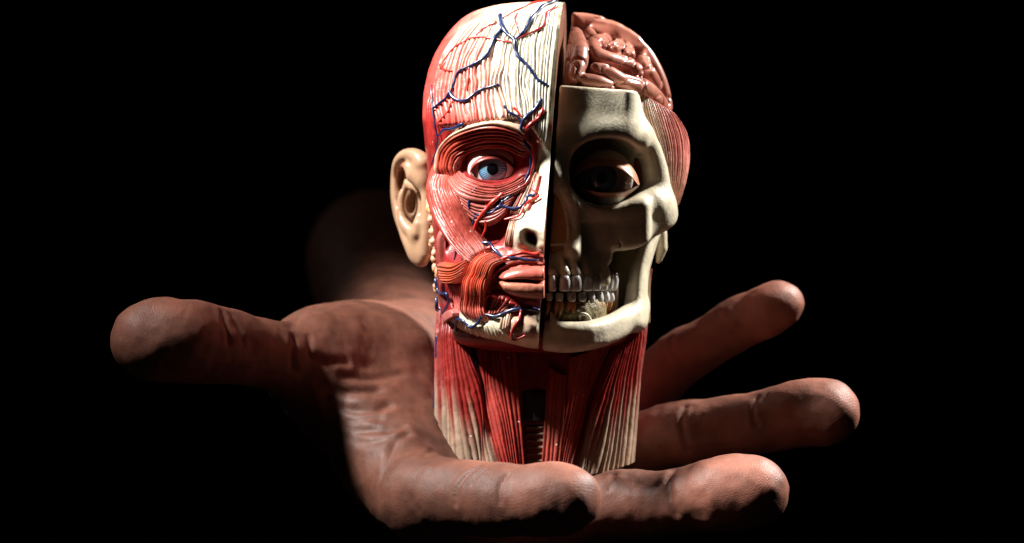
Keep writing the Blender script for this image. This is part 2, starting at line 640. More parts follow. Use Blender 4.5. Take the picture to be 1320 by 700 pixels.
# ------------------------------------------------------------------ flayed half: base body
def build_face_base():
    nth, nv = 250, 330
    s = np.linspace(0, 1, nv)
    hv = -10.5 + 460.5 * (0.5 - 0.5 * np.cos(np.pi * s)) * 0.35 + 460.5 * s * 0.65
    th = np.linspace(0, np.pi, nth)
    HV, TH = np.meshgrid(hv, th, indexing='ij')
    w = smooth_interp(HV, WTAB)
    p = interp(HV, PEXP)
    hz = (230 - HV) / FS
    sx = np.sin(TH) ** (2 / p)
    hx = -w * sx
    yc = smooth_interp(HV, YCTAB)
    bk = smooth_interp(HV, BACKTAB)
    yback = yc + bk * np.abs(np.cos(TH)) ** (2 / p)
    hyf = face_depth(hx, hz, True)
    hy = np.where(TH < np.pi / 2, hyf, yback)
    pos = from_head(hx, hy, hz)
    hu = -hx * FS * 0.985
    # paint: scalp white to pink, red flesh below, white nose and chin
    nz = noise3(pos.reshape(-1, 3) * 0.22).reshape(hx.shape)
    nf = noise3(pos.reshape(-1, 3) * 0.8 + 9).reshape(hx.shape)
    scalp = mix(CREAM, np.array([0.72, 0.16, 0.13]), sstep(60, 150, hu + 40 * (nz - 0.5) + 0.15 * (120 - HV)))
    scalp = mix(scalp, np.array([0.60, 0.07, 0.05]), sstep(0.55, 0.75, nf) * sstep(95, 150, hu) * 0.8)
    scalp = mix(scalp, np.array([0.55, 0.05, 0.04]), sstep(125, 160, hu) * 0.8)
    c = mix(scalp, DEEP * 1.15, sstep(150, 168, HV))
    nose = sstep(0.35, 0.7, np.exp(-(hu / np.interp(HV, [190, 230, 270, 300, 330], [14, 22, 34, 46, 40])) ** 4)) * sstep(165, 180, HV) * (1 - sstep(322, 332, HV))
    c = mix(c, CREAM, nose)
    nost = np.exp(-np.abs((hu - 16) / 10.5) ** 3 - np.abs((HV - 309 + 0.35 * (hu - 16)) / 9.5) ** 3)
    c = mix(c, np.array([0.07, 0.03, 0.025]), sstep(0.3, 0.8, nost))  # nostril's inner shade is put into the colour
    c = mix(c, mix(SALMON, RED, nf), sstep(322, 332, HV) * (1 - sstep(398, 412, HV)) * (1 - sstep(50, 70, hu)))
    jaw = sstep(404, 414, HV + 0.06 * (60 - hu)) * (1 - sstep(112, 120, hu))
    c = mix(c, CREAM * 0.97, jaw)
    back = sstep(np.pi * 0.5, np.pi * 0.6, TH)
    c = mix(c, np.array([0.55, 0.10, 0.07]), back)
    nrm_off = (nf - 0.5) * 0.25
    pos = pos + (nrm_off * (TH < 1.5))[..., None] * -HY
    V = pos.reshape(-1, 3)
    F = grid_faces(nv, nth)[:, ::-1]
    C = c.reshape(-1, 3)
    # flat cut face of the half
    front = np.arange(nv) * nth
    backi = front + nth - 1
    k = 12
    t = np.linspace(0, 1, k)[None, :, None]
    cap = V[front][:, None] * (1 - t) + V[backi][:, None] * t
    nb = len(V)
    V = np.vstack([V, cap.reshape(-1, 3)])
    F = np.vstack([F, grid_faces(nv, k) + nb])
    C = np.vstack([C, np.tile(np.array([0.20, 0.085, 0.05]), (nv * k, 1))])
    return mesh_obj('flayed_half', V, F, M_MUSCLE, root, C)


face = build_face_base()
face['label'] = 'half of the head with red facial muscles, veins and white tendons'


# ------------------------------------------------------------------ muscles: fibre sheets laid over a surface
def sheet(name, rails, fibres, colour, parent, surf, lift=0.2, thick=1.0, ridge=0.45, nb=46, per=9, edge=0.10, profile='flat', wob=0.35, end=0.06, mat=None, sharp=0.5, fibre_tint=0.16, end2=None, sink=0.7):
    """a muscle as a sheet of raised fibres: every rail is a pixel path that the fibres run along"""
    R = np.stack([catmull(r, nb) for r in rails])                 # rails, nb, 2
    na = max(int(fibres * per), 14) + 1
    a = np.linspace(0, 1, na)
    Q = np.stack([catmull(np.concatenate([R[:, j], np.zeros((len(R), 1))], 1)[:, :2], na) if len(R) > 2 else R[0, j] * (1 - a[:, None]) + R[1, j] * a[:, None] for j in range(nb)], 1)
    b = np.linspace(0, 1, nb)
    A, B = np.meshgrid(a, b, indexing='ij')
    lr = np.random.default_rng(abs(hash((round(R[0, 0, 0], 1), round(R[-1, -1, 1], 1)))) % (2 ** 31))
    wdt = lr.uniform(0.65, 1.35, max(fibres, 1))
    cum = np.concatenate([[0], np.cumsum(wdt)]) / wdt.sum()
    ph = lr.uniform(0, 6.28, 4)
    nz = noise3(np.stack([A * fibres * 0.55 + ph[0] * 9, B * nb * 0.05 + ph[1] * 9, 0 * A + ph[2] * 5], -1)) - 0.5
    nz2 = noise3(np.stack([A * fibres * 1.3 + ph[0] * 5, B * nb * 0.13, 0 * A + ph[3] * 5], -1)) - 0.5
    Aw = A + wob / max(fibres, 1) * (1.3 * nz + 0.6 * nz2) * np.sin(np.pi * np.clip(A, 0, 1)) ** 0.5
    Aw = np.clip(Aw, 0, 1)
    i = np.clip(np.searchsorted(cum, Aw.ravel(), side='right') - 1, 0, max(fibres, 1) - 1).reshape(A.shape)
    f = (Aw - cum[i]) / (cum[i + 1] - cum[i])
    rnd = np.sqrt(np.clip(1 - (2 * f - 1) ** 2, 0, 1)) ** (sharp * 2)
    fh = lr.uniform(0.5, 1.15, max(fibres, 1))[i]
    if profile == 'upper lip':
        prof = np.sin(np.pi * A ** 1.5) ** 0.8
    elif profile == 'lower lip':
        prof = np.sin(np.pi * A ** 0.72) ** 0.8
    elif profile == 'round':
        prof = np.sqrt(np.clip(1 - (2 * A - 1) ** 2, 0, 1))
    else:
        prof = sstep(0, edge, A) * sstep(0, edge, 1 - A)
    prof = prof * (sstep(0, end, B) * sstep(0, end if end2 is None else end2, 1 - B) if end > 0 else 1)
    pos, nrm = surf(Q[..., 0], Q[..., 1])
    h = -sink + (sink + lift + thick) * prof + (1.35 * ridge * fh * (rnd - 0.6) * np.minimum(prof * 1.4, 1) if fibres > 1 else 0)
    h = h + 0.12 * (noise3(pos.reshape(-1, 3) * 0.9).reshape(A.shape) - 0.5)
    pos = pos + nrm * h[..., None]
    c = colour(A, B, i, Q) if callable(colour) else np.broadcast_to(colour, A.shape + (3,))
    tint = lr.uniform(1 - fibre_tint, 1 + fibre_tint, max(fibres, 1))[i]
    c = c * tint[..., None] * (np.array([0.66, 0.50, 0.48]) if fibre_tint > 0.1 else 1.0)
    F = grid_faces(na, nb)
    # orient outwards
    v0, v1, v2 = pos.reshape(-1, 3)[F[len(F) // 2][:3]]
    if np.dot(np.cross(v1 - v0, v2 - v0), nrm.reshape(-1, 3)[F[len(F) // 2][0]]) < 0:
        F = F[:, ::-1]
    return mesh_obj(name, pos.reshape(-1, 3), F, mat or M_MUSCLE, parent, c.reshape(-1, 3))


def ramp(*stops):
    """colour along the fibre: (position, colour) stops"""
    xs = [s[0] for s in stops]
    cs = np.array([s[1] for s in stops])

    def f(A, B, i, Q):
        return np.stack([np.interp(B, xs, cs[:, k]) for k in range(3)], -1)
    return f


def M(name, rails, fibres, colour, **kw):
    return sheet(name, rails, fibres, colour, face, face_surface, **kw)


# forehead sheet: white tendon turning pink towards the temple
def forehead_col(A, B, i, Q):
    t = sstep(668, 586, Q[..., 0] + 0.30 * (90 - Q[..., 1]) + 14 * np.sin(i * 2.1))
    c = mix(np.array([0.78, 0.74, 0.62]), np.array([0.72, 0.19, 0.15]), np.clip(t, 0, 1))
    return mix(c, np.array([0.58, 0.055, 0.04]), sstep(592, 566, Q[..., 0] + 0.25 * (110 - Q[..., 1])) * 0.85)


M('forehead_muscle', [[(565, 168), (557, 130), (560, 100), (573, 66), (594, 40), (612, 27)], [(598, 166), (598, 120), (610, 75), (634, 34), (648, 20)], [(640, 160), (645, 100), (658, 48), (676, 14)], [(675, 160), (682, 100), (692, 50), (702, 14)], [(706, 200), (712, 120), (718, 50), (722, 8)]],
  32, forehead_col, lift=0.1, thick=0.5, ridge=1.0, nb=110, per=10, edge=0.03, end=0.06, wob=0.9, sharp=0.4, fibre_tint=0.05)
# red strip in front of the ear
M('temple_muscle', [[(549, 108), (549, 150), (552, 190), (557, 222)], [(556, 106), (557, 150), (559, 190), (563, 218)], [(563, 112), (565, 150), (567, 180), (566, 210)]],
  6, ramp((0, PINK), (0.3, [0.60, 0.05, 0.04]), (0.8, [0.5, 0.05, 0.04]), (1, PINK)), thick=0.5, ridge=0.4, end=0.3, edge=0.3)


def upper_orb(A, B, i, Q):
    c = mix(np.array([0.58, 0.10, 0.06]), np.array([0.52, 0.075, 0.05]), sstep(0.3, 0.8, B))
    c = mix(c, np.array([0.36, 0.10, 0.075]), sstep(0.55, 0.9, B) * (1 - A))
    return mix(c, CREAM * 1.3, sstep(0.74, 0.88, A))


M('upper_eye_muscle', [[(594, 236), (593, 218), (600, 204), (614, 195), (636, 191), (660, 196), (679, 210)], [(578, 232), (583, 196), (604, 177), (636, 170), (664, 177), (684, 193)], [(560, 236), (566, 190), (592, 163), (634, 152), (668, 158), (687, 172)]],
  10, upper_orb, thick=1.1, ridge=0.75, nb=80, per=9, edge=0.14, wob=0.5, end=0.10)


def lower_orb(A, B, i, Q):
    c = mix(np.array([0.62, 0.14, 0.11]), np.array([0.70, 0.27, 0.22]), A)
    return mix(c, np.array([0.45, 0.06, 0.05]), sstep(0.75, 1, B) * 0.8)


M('lower_eye_muscle', [[(590, 216), (606, 232), (636, 240), (662, 234), (682, 220)], [(582, 222), (599, 244), (633, 251), (662, 244), (686, 230)], [(574, 226), (592, 254), (628, 263), (660, 254), (686, 242)]],
  8, lower_orb, thick=0.95, ridge=0.7, nb=80, per=9, edge=0.10, wob=0.6, end=0.10)
M('under_eye_muscle', [[(588, 244), (614, 258), (640, 260), (670, 248)], [(594, 258), (616, 272), (640, 272), (662, 260)], [(602, 274), (616, 290), (634, 290), (652, 276)]], 7, ramp((0, SALMON * 0.85), (0.6, PINK * 0.9), (1, [0.45, 0.07, 0.06])), thick=0.7, ridge=0.65, nb=46, edge=0.15)
M('cheek_muscle', [[(556, 196), (553, 236), (559, 274), (580, 312), (600, 337), (612, 347)], [(564, 200), (562, 240), (573, 275), (594, 310), (617, 337)], [(574, 208), (574, 240), (588, 270), (606, 300), (626, 331)], [(584, 218), (588, 242), (604, 268), (618, 296), (635, 326)]],
  11, ramp((0, [0.60, 0.13, 0.09]), (0.35, [0.54, 0.115, 0.085]), (0.75, [0.46, 0.085, 0.06]), (1, PINK * 0.85)), thick=1.2, ridge=0.85, nb=90, edge=0.08, end=0.3, end2=0.04)
M('nose_side_muscle', [[(657, 276), (653, 295), (646, 319)], [(662, 278), (659, 298), (653, 321)], [(668, 280), (664, 302), (660, 323)]], 6, ramp((0, CREAM * 1.1), (1, [0.74, 0.48, 0.36])), thick=0.1, ridge=0.5, nb=30, edge=0.3, end=0.2)
M('nose_wing_muscle', [[(688, 216), (670, 248), (655, 276)], [(693, 220), (680, 250), (666, 278)], [(700, 226), (694, 252), (684, 272)]], 8,
  lambda A, B, i, Q: np.where((i % 3 == 1)[..., None], np.array([0.52, 0.10, 0.09]), CREAM), thick=0.5, ridge=0.55, nb=40)
M('cheek_smile_muscle', [[(570, 336), (590, 339), (612, 334)], [(571, 350), (590, 351), (606, 344)], [(576, 366), (590, 366), (602, 357)]], 8, ramp((0, SALMON), (0.4, ORANGE), (1, SALMON)), thick=1.4, ridge=0.7, nb=34, per=9)
M('jaw_muscle', [[(564, 288), (566, 340), (569, 404)], [(567, 288), (569, 340), (572, 402)], [(570, 292), (572, 345), (576, 398)]], 4, ramp((0, PINK * 0.8), (0.3, [0.50, 0.12, 0.10]), (0.7, [0.42, 0.08, 0.08]), (1, PINK * 0.7)), thick=0.5, ridge=0.5, nb=50, end=0.2, edge=0.25)
M('chin_fan_muscle', [[(638, 325), (614, 336), (601, 362), (597, 395), (597, 416)], [(647, 328), (622, 343), (611, 368), (608, 399), (610, 420)], [(653, 333), (632, 346), (621, 372), (620, 403), (621, 423)], [(658, 339), (640, 348), (631, 372), (632, 399), (635, 417)]],
  14, ramp((0, SALMON), (0.25, [0.74, 0.17, 0.085]), (0.6, [0.68, 0.12, 0.075]), (0.85, SALMON), (1, PINK)), thick=1.5, ridge=0.85, nb=64, edge=0.12, end=0.08, end2=0.2, fibre_tint=0.09)
M('deep_cheek_muscle', [[(573, 360), (575, 384), (580, 406)], [(584, 364), (586, 386), (589, 407)], [(596, 362), (595, 386), (596, 406)]], 7, ramp((0, [0.36, 0.05, 0.05]), (0.6, [0.55, 0.14, 0.13]), (1, PINK)), lift=-0.8, thick=0.3, ridge=0.6, nb=40, edge=0.2, end=0.15)
M('mouth_ring_muscle', [[(701, 330), (664, 332), (645, 340), (632, 352), (628, 366)], [(702, 335), (666, 337), (648, 344), (636, 354), (633, 366)], [(702, 340), (668, 341), (651, 347), (640, 356), (637, 368)]], 6, ramp((0, PINK), (0.5, SALMON * 0.85), (1, [0.42, 0.07, 0.06])), thick=0.3, ridge=0.5, nb=50, end=0.2, edge=0.25)
M('lower_lip_muscle', [[(634, 378), (629, 394), (627, 410)], [(650, 380), (642, 394), (638, 408)], [(664, 388), (654, 398), (648, 405)], [(676, 394), (668, 400), (660, 402)]], 9, ramp((0, [0.5, 0.06, 0.05]), (0.5, SALMON), (1, SALMON)), thick=0.7, ridge=0.65, nb=30)
M('jaw_tendon', [[(587, 408), (584, 419), (589, 427)], [(606, 415), (604, 425), (608, 433)], [(622, 418), (622, 429), (626, 438)], [(637, 411), (645, 427), (648, 442)]], 15, CREAM, lift=0.0, thick=0.3, ridge=0.45, nb=34, edge=0.08, end=0.15, end2=0.3, sink=0.05, fibre_tint=0.06)
M('chin_pad', [[(651, 412), (652, 426), (655, 437)], [(672, 402), (674, 422), (676, 438)], [(695, 398), (694, 420), (691, 436)]], 2, CREAM * 0.97, thick=0.3, ridge=0.1, nb=30, per=14, edge=0.3, end=0.25, sink=0.05)
M('chin_stripe', [[(647, 409), (643, 424)], [(656, 405), (650, 425)], [(661, 404), (658, 420)]], 4, CREAM, thick=0.4, ridge=0.5, nb=18)
M('upper_lip', [[(634, 357), (648, 348), (668, 342), (688, 339), (702, 341)], [(634, 358), (652, 355), (670, 352), (688, 351), (702, 352)], [(635, 359), (654, 362), (674, 361), (688, 363), (702, 362)]], 1, ramp((0, SALMON * 0.8), (0.5, SALMON * 0.95), (1, SALMON * 0.9)), lift=0.3, thick=1.7, profile='upper lip', nb=50, per=26, end=0.3, end2=0.01)
M('lower_lip', [[(635, 360), (654, 362), (676, 361), (702, 362)], [(637, 363), (656, 370), (678, 372), (702, 373)], [(640, 365), (656, 379), (678, 386), (702, 387)]], 1, ramp((0, [0.55, 0.12, 0.08]), (0.3, [0.72, 0.34, 0.22]), (1, [0.70, 0.33, 0.22])), lift=0.3, thick=2.0, profile='lower lip', nb=50, per=26, end=0.3, end2=0.01)
M('cheek_facet', [[(577, 404), (586, 398), (592, 403)], [(577, 414), (585, 411), (592, 408)]], 1, np.array([0.72, 0.28, 0.26]), thick=1.6, nb=20, per=16)


# ------------------------------------------------------------------ vessels of the flayed half
def vessel(name, pts, r, colour, lift=0.7, parent=None, surf=None, n=None, taper=0.55):
    pts = np.asarray(pts, float)
    L = np.linalg.norm(np.diff(pts, axis=0), axis=1).sum()
    n = n or int(max(10, L / 1.4))
    q = catmull(pts, n)
    s = np.linspace(0, 1, n)
    wig = np.random.default_rng(int(pts[0, 0] * 7 + pts[-1, 1]))
    ph = wig.uniform(0, 6.28, 3)
    q = q + 0.5 * np.stack([np.sin(s * L * 0.23 + ph[0]), np.sin(s * L * 0.19 + ph[1])], -1) * np.sin(np.pi * s)[:, None]
    pos, nrm = (surf or face_surface)(q[:, 0], q[:, 1])
    rad = r * (1 - (1 - taper) * s) * (1 + 0.14 * np.sin(s * L * 0.31 + ph[2]))
    V, F = tube_geo(pos + nrm * (lift + rad * 0.55)[:, None], rad, 9)
    nz = noise3(V * 1.2)
    c = np.asarray(colour) * (0.75 + 0.5 * nz)[:, None]
    return mesh_obj(name, V, F, M_VESSEL, parent or face, c)


BRIGHT = np.array([0.58, 0.035, 0.02])
VEINS = [
    ([(721, 2), (712, 9), (700, 15), (690, 24), (682, 36), (675, 46), (665, 55)], 0.62),
    ([(647, 26), (649, 36), (655, 46), (664, 55), (666, 66), (672, 78), (683, 89), (693, 103), (706, 111)], 0.62),
    ([(648, 43), (640, 55), (634, 66), (628, 77), (612, 86), (600, 92), (592, 99), (589, 110), (585, 121)], 0.55),
    ([(585, 121), (589, 128), (597, 132), (607, 130), (616, 122), (626, 116), (644, 111)], 0.55),
    ([(585, 121), (577, 131), (563, 141)], 0.5),
    ([(599, 159), (585, 165), (576, 167), (569, 174)], 0.6),
    ([(560, 112), (561, 130), (563, 155), (567, 172), (567, 190), (560, 212)], 0.4),
    ([(698, 130), (690, 142), (680, 151), (673, 158), (672, 170), (678, 182), (685, 192), (686, 206), (684, 222), (676, 236), (668, 246), (658, 254), (649, 261)], 0.68),
    ([(651, 139), (656, 146), (666, 150), (673, 157)], 0.5),
    ([(614, 246), (607, 254), (608, 268), (615, 277)], 0.55),
    ([(692, 254), (683, 255), (680, 264), (668, 270), (654, 269), (645, 267), (634, 274), (616, 278), (612, 288), (607, 298)], 0.62),
    ([(649, 260), (645, 267)], 0.5),
    ([(556, 249), (567, 251)], 0.5),
    ([(621, 315), (634, 315), (640, 324), (650, 333), (668, 334), (680, 337), (694, 337)], 0.58),
    ([(694, 399), (683, 396), (672, 397), (656, 403), (642, 410), (626, 406), (619, 416), (610, 420), (600, 412), (592, 412), (589, 426)], 0.68),
    ([(593, 318), (589, 335)], 0.5),
    ([(566, 359), (570, 376), (580, 378), (582, 390), (575, 404), (580, 418), (588, 430)], 0.55),
    ([(567, 385), (568, 400), (573, 412), (583, 428)], 0.6),
]
for pts, r in VEINS:
    vessel('vein', pts, r * (0.95 if pts[-1][1] < 145 else 0.78), lift=1.05 if pts[-1][1] < 145 else 0.7, colour=BLUE * (1.0 if r > 0.5 else 0.85))
ARTERIES = [
    ([(717, 14), (706, 22), (703, 33), (697, 40), (680, 48), (668, 54)], 0.6, DKRED),
    ([(714, 4), (690, 9), (676, 14), (664, 20), (650, 28)], 0.5, BRIGHT),
    ([(668, 22), (666, 33), (670, 46)], 0.4, BRIGHT),
    ([(642, 33), (628, 39), (617, 48)], 0.45, BRIGHT),
    ([(660, 58), (640, 54), (622, 51), (606, 55), (592, 62), (578, 78), (572, 90)], 0.45, BRIGHT),
    ([(572, 86), (577, 92), (586, 93)], 0.5, BRIGHT),
    ([(608, 90), (607, 104), (605, 118)], 0.4, BRIGHT),
    ([(586, 134), (580, 146), (568, 158)], 0.6, BRIGHT),
    ([(663, 141), (669, 147), (674, 153)], 0.6, BRIGHT),
    ([(700, 143), (695, 153), (684, 160), (679, 166), (681, 178), (687, 186), (689, 202), (688, 220), (682, 234), (672, 248)], 0.85, DKRED),
    ([(648, 252), (638, 260), (630, 267), (624, 275), (616, 288), (613, 300)], 0.95, BRIGHT),
    ([(627, 251), (627, 262), (630, 272)], 0.4, BRIGHT),
    ([(628, 285), (628, 294), (623, 306)], 0.5, BRIGHT),
    ([(697, 255), (687, 262), (678, 268), (671, 281), (652, 284)], 0.62, BRIGHT),
    ([(694, 328), (680, 326), (666, 330), (652, 334), (640, 337), (630, 332), (627, 324), (634, 320)], 0.8, BRIGHT),
    ([(626, 380), (634, 377), (642, 382), (650, 389), (662, 389), (673, 396)], 0.75, DKRED * 1.3),
    ([(673, 402), (670, 414), (663, 424), (662, 433), (668, 434), (677, 431)], 0.75, DKRED * 1.2),
    ([(695, 250), (690, 246), (691, 238), (690, 232)], 0.35, BRIGHT),
]
for pts, r, c in ARTERIES:
    vessel('artery', pts, r * 0.68, c * 0.85, lift=1.0 if pts[-1][1] < 145 else 0.7)

# salivary gland beads in front of the ear
_rg = np.random.default_rng(11)
beads = []
for k in range(64):
    v = _rg.uniform(258, 372)
    u = np.interp(v, [258, 300, 372], [557, 560, 566]) + _rg.uniform(-3, 4)
    p = P(u, v, _rg.uniform(-9, 4))
    beads.append(sphere_geo(p, _rg.uniform(0.9, 1.5, 3), 10, 7))
gV, gF = join_geo(beads)
gl = mesh_obj('salivary_gland', gV, gF, M_FLESH, face, mix(np.array([0.72, 0.34, 0.14]), np.array([0.75, 0.45, 0.35]), noise3(gV * 0.5)))


# ------------------------------------------------------------------ eyes
def make_eye(cu, cv, y0, R, iris_px, look, corners, top, bottom, lidcol, parent, eyewhite, irises, lid_w, spread, upper_w=None):
    """eyeball with iris and pupil and two lids around an almond opening; pixels for the outline"""
    c = P(cu, cv, y0)
    V, F = sphere_geo(c, R, 48, 32)
    col = np.tile(np.asarray(eyewhite), (len(V), 1))
    eye = mesh_obj('eyeball', V, F[:, ::-1], M_EYE, parent, col)
    # iris: a domed cap with streaks
    d0 = P(look[0], look[1], y0 - R) - c
    d0 /= np.linalg.norm(d0)
    ax = np.cross(d0, [0, 0, 1.0]); ax /= np.linalg.norm(ax)
    ay = np.cross(ax, d0)
    ri = iris_px * PX * 0.97
    nr, na = 16, 144
    rr = np.linspace(0.28, 1.0, nr)[:, None]
    an = np.linspace(0, 2 * np.pi, na, endpoint=False)[None, :]
    al = np.arcsin(np.clip(rr * ri / (R + 0.06), 0, 0.99))
    dirs = np.cos(al)[..., None] * d0 + np.sin(al)[..., None] * (np.cos(an)[..., None] * ax + np.sin(an)[..., None] * ay)
    pos = c + dirs * (R + 0.06)
    ph = an * 34 + 1.6 * np.sin(rr * 9 + an * 3) + 1.1 * np.sin(an * 5)
    st = sstep(0.1, 0.9, np.sin(ph) * 0.8 + 0.45 * (1 - rr))
    ic = mix(np.asarray(irises[0]), np.asarray(irises[1]), st * (1 - sstep(0.75, 1.0, rr)) + 0 * an)
    ic = mix(ic, np.asarray(irises[2]), sstep(0.86, 1.0, rr) * 0.9 + 0 * an)
    mesh_obj('iris', pos.reshape(-1, 3), grid_faces(nr, na, True), M_EYE, eye, ic.reshape(-1, 3))
    rr = np.linspace(0.01, 0.40, 6)[:, None]
    al = np.arcsin(rr * ri / (R + 0.10))
    dirs = np.cos(al)[..., None] * d0 + np.sin(al)[..., None] * (np.cos(an)[..., None] * ax + np.sin(an)[..., None] * ay)
    mesh_obj('pupil', (c + dirs * (R + 0.10)).reshape(-1, 3), grid_faces(6, na, True), M_EYE, eye, np.tile([0.004, 0.004, 0.005], (6 * na, 1)))
    # lids
    kx = 0.8 * R / (0.5 * (corners[1][0] - corners[0][0]) * PX * 0.97)
    for nm, mid, sgn in (('upper_eyelid', top, -1), ('lower_eyelid', bottom, 1)):
        n, m = 60, 18
        line = catmull([corners[0], *mid, corners[1]], n)
        s = np.linspace(0, 1, n)
        tanv = np.gradient(line, axis=0)
        tanv /= np.linalg.norm(tanv, axis=1)[:, None]
        out = np.stack([tanv[:, 1], -tanv[:, 0]], -1)
        out *= np.sign(out[:, 1:2].mean()) * sgn
        w = (upper_w if upper_w and sgn < 0 else lid_w) * (0.10 + 0.90 * np.sin(np.pi * np.clip(s, 0.01, 0.99)) ** 0.8)
        pts = np.zeros((n, m, 3))
        cols = np.zeros((n, m, 3))
        for j in range(m):
            q = j / (m - 1)
            # q 0: inside against the eyeball, rolled lip, then out over the lid
            dist = np.interp(q, [0, 0.12, 0.25, 1], [1.0, -0.6, 0.2, 1]) if q < 0.25 else None
            e = (-0.2 + (q - 0.22) / 0.78 * 1.0) if q >= 0.22 else 0.0
            px = line + out * (w * max(e, 0))[:, None] if q >= 0.22 else line + out * (1.2 - q / 0.22 * 1.2)
            # depth on a sphere a little larger than the eyeball
            lift = np.interp(q, [0, 0.1, 0.22, 0.32, 0.6, 1.0], [-0.2, 0.25, 0.75, 1.05, 0.85, spread])
            rx = (px[:, 0] - cu) * PX * 0.97 * min(kx, 1.0)
            rz = (px[:, 1] - cv) * PX * 0.97
            yy = y0 - np.sqrt(np.clip((R + lift) ** 2 - rx ** 2 - rz ** 2, 1.0, None))
            pts[:, j] = P(px[:, 0], px[:, 1], yy)
            crease = 0.12 * np.sin(q * 14 + 2 * s)
            pts[:, j, 1] -= crease * (q > 0.4)
            cols[:, j] = mix(np.asarray(lidcol[0]), np.asarray(lidcol[1]), np.full(n, q))
        f = grid_faces(n, m)
        if sgn > 0:
            f = f[:, ::-1]
        mesh_obj(nm, pts.reshape(-1, 3), f, M_FLESH, parent, cols.reshape(-1, 3))
    return eye


make_eye(636, 218, -23.6, 7.2, 18.6, (635, 218), ((606, 221), (668, 223)), [(613, 212), (628, 205.5), (644, 206), (658, 214)], [(613, 229), (630, 234), (646, 233), (660, 228)],
         ([0.33, 0.07, 0.05], [0.26, 0.04, 0.03]), face, (0.80, 0.78, 0.76), ([0.02, 0.17, 0.36], [0.50, 0.74, 0.86], [0.012, 0.07, 0.16]), 11, -0.6)

# ------------------------------------------------------------------ bare skull half
def mid_point(y=-34.0, gap=0.9):
    return HO + HX * gap


SK = Field((4, -42, -26), (50, 38, 52), 0.42)
SK.ell(P(716, 184, 1), (20.4, 34.0, 28), k=0.1, power=2.8)                       # brain case
SK.ell(P(762, 166, -18), (11.0, 12.6, 9), k=4, power=2.4)
SK.box(P(757, 138, -15), (12.4, 14.6, 8.4), 4.0, k=2.5)
SK.chain([P(802, 122, -17), P(812, 148, -19), P(822, 170, -20)], [3.4, 3.3, 3.2], k=2.5, n=6)                   # temple line                       # forehead boss
SK.chain([P(722, 176, -31), P(750, 172, -30), P(790, 172, -27.5), P(822, 180, -23.5)], [3.4, 3.2, 3.0, 2.8], k=4, n=9)      # brow
SK.chain([P(735, 262, -26), P(765, 272, -25.5), P(805, 270, -23.5), P(838, 260, -19)], [2.6, 2.4, 2.6, 3.2], k=2.5, n=8)       # lower orbit rim
SK.box(P(784, 290, -19), (10.5, 7.0, 6.6), 2.2, k=2.0)                            # flat front of the upper jaw
SK.ell(P(844, 272, -13), (5.6, 8.0, 6.6), k=3)                                    # cheekbone
SK.chain([P(808, 300, -22), P(838, 288, -17), P(856, 277, -11)], [3.4, 3.4, 2.8], k=2, n=6)
SK.chain([P(850, 274, -14), P(859, 272, -6), P(862, 272, 4), P(858, 270, 18)], [3.4, 2.7, 2.4, 2.6], k=2.5, n=8, sq=(1.15, 1, 0.85))   # cheek arch
SK.chain([P(715, 212, -32.5), P(724, 238, -33.0), P(738, 268, -30.0), P(742, 300, -29.0), P(738, 324, -30.5)], [3.0, 2.2, 1.7, 1.5, 2.2], k=2.5, n=10)    # rim of the nose opening
SK.ell(P(712, 340, -10), (15.2, 20.8, 4.6), k=2.2, power=2.8)                    # tooth-bearing arch
SK.ell(P(712, 330, -12), (13.0, 17.5, 6.0), k=2.2, power=2.6)
SK.box(P(745, 330, -14), (8, 12, 8), 2, k=2)
# roots showing through the upper jaw
TOOTH_U = [711, 727, 741, 755.5, 767, 776, 783, 789]
TOOTH_Y = [-33.2, -32.8, -31.4, -29.4, -27.0, -23.6, -19.6, -15.4]
for k_, (tu, ty) in enumerate(zip(TOOTH_U, TOOTH_Y)):
    hgt = [10, 22, 27, 25, 24, 14, 20, 10][k_]
    SK.cone(P(tu - 3, 355 - hgt, ty + 1.0), P(tu + 1.5, 352, ty + 0.2), 0.5, 1.35, k=0.8)
# orbit, nose opening, hollows
SK.ell(P(781, 221, -27), (9.3, 15.5, 8.3), k=1.6, cut=True, power=2.3)
SK.cone(P(708, 300, -32), P(708, 270, -32), 4.7, 3.4, k=0.5, cut=True, sq=(1, 0.3, 1))
SK.cone(P(708, 270, -32), P(709, 244, -32), 3.4, 0.7, k=0.5, cut=True, sq=(1, 0.3, 1))
SK.box(P(708, 300, -32), (4.3, 14, 2.8), 0.8, k=0.5, cut=True)
SK.box(P(846, 362, -6), (9.6, 60, 7.6), 2.5, k=0.8, cut=True)                    # open below the cheekbone
SK.box(P(808, 345, -6), (3.6, 22, 4.0), 1.0, k=0.6, cut=True)
SK.box(P(848, 337, -12), (12, 24, 5.6), 0.8, k=1.2, cut=True, roll=0.52)
SK.chain([P(820, 168, -22), P(832, 184, -18.5), P(842, 210, -16), P(846, 238, -15), P(846, 262, -14.5)], [2.9, 3.1, 3.3, 3.6, 4.2], k=2.2, n=14)     # outer orbit rim
SK.chain([P(709, 226, -33), P(719, 243, -32.5), P(729, 272, -31), P(733, 298, -30.5), P(730, 313, -31), P(710, 315, -32)], [1.3, 0.8, 0.6, 0.6, 0.6, 0.5], k=0.7, n=20)     # sharp edge of the nose opening
SK.ell(P(712, 232, -32), (2.0, 2.4, 3.4), k=1.0)
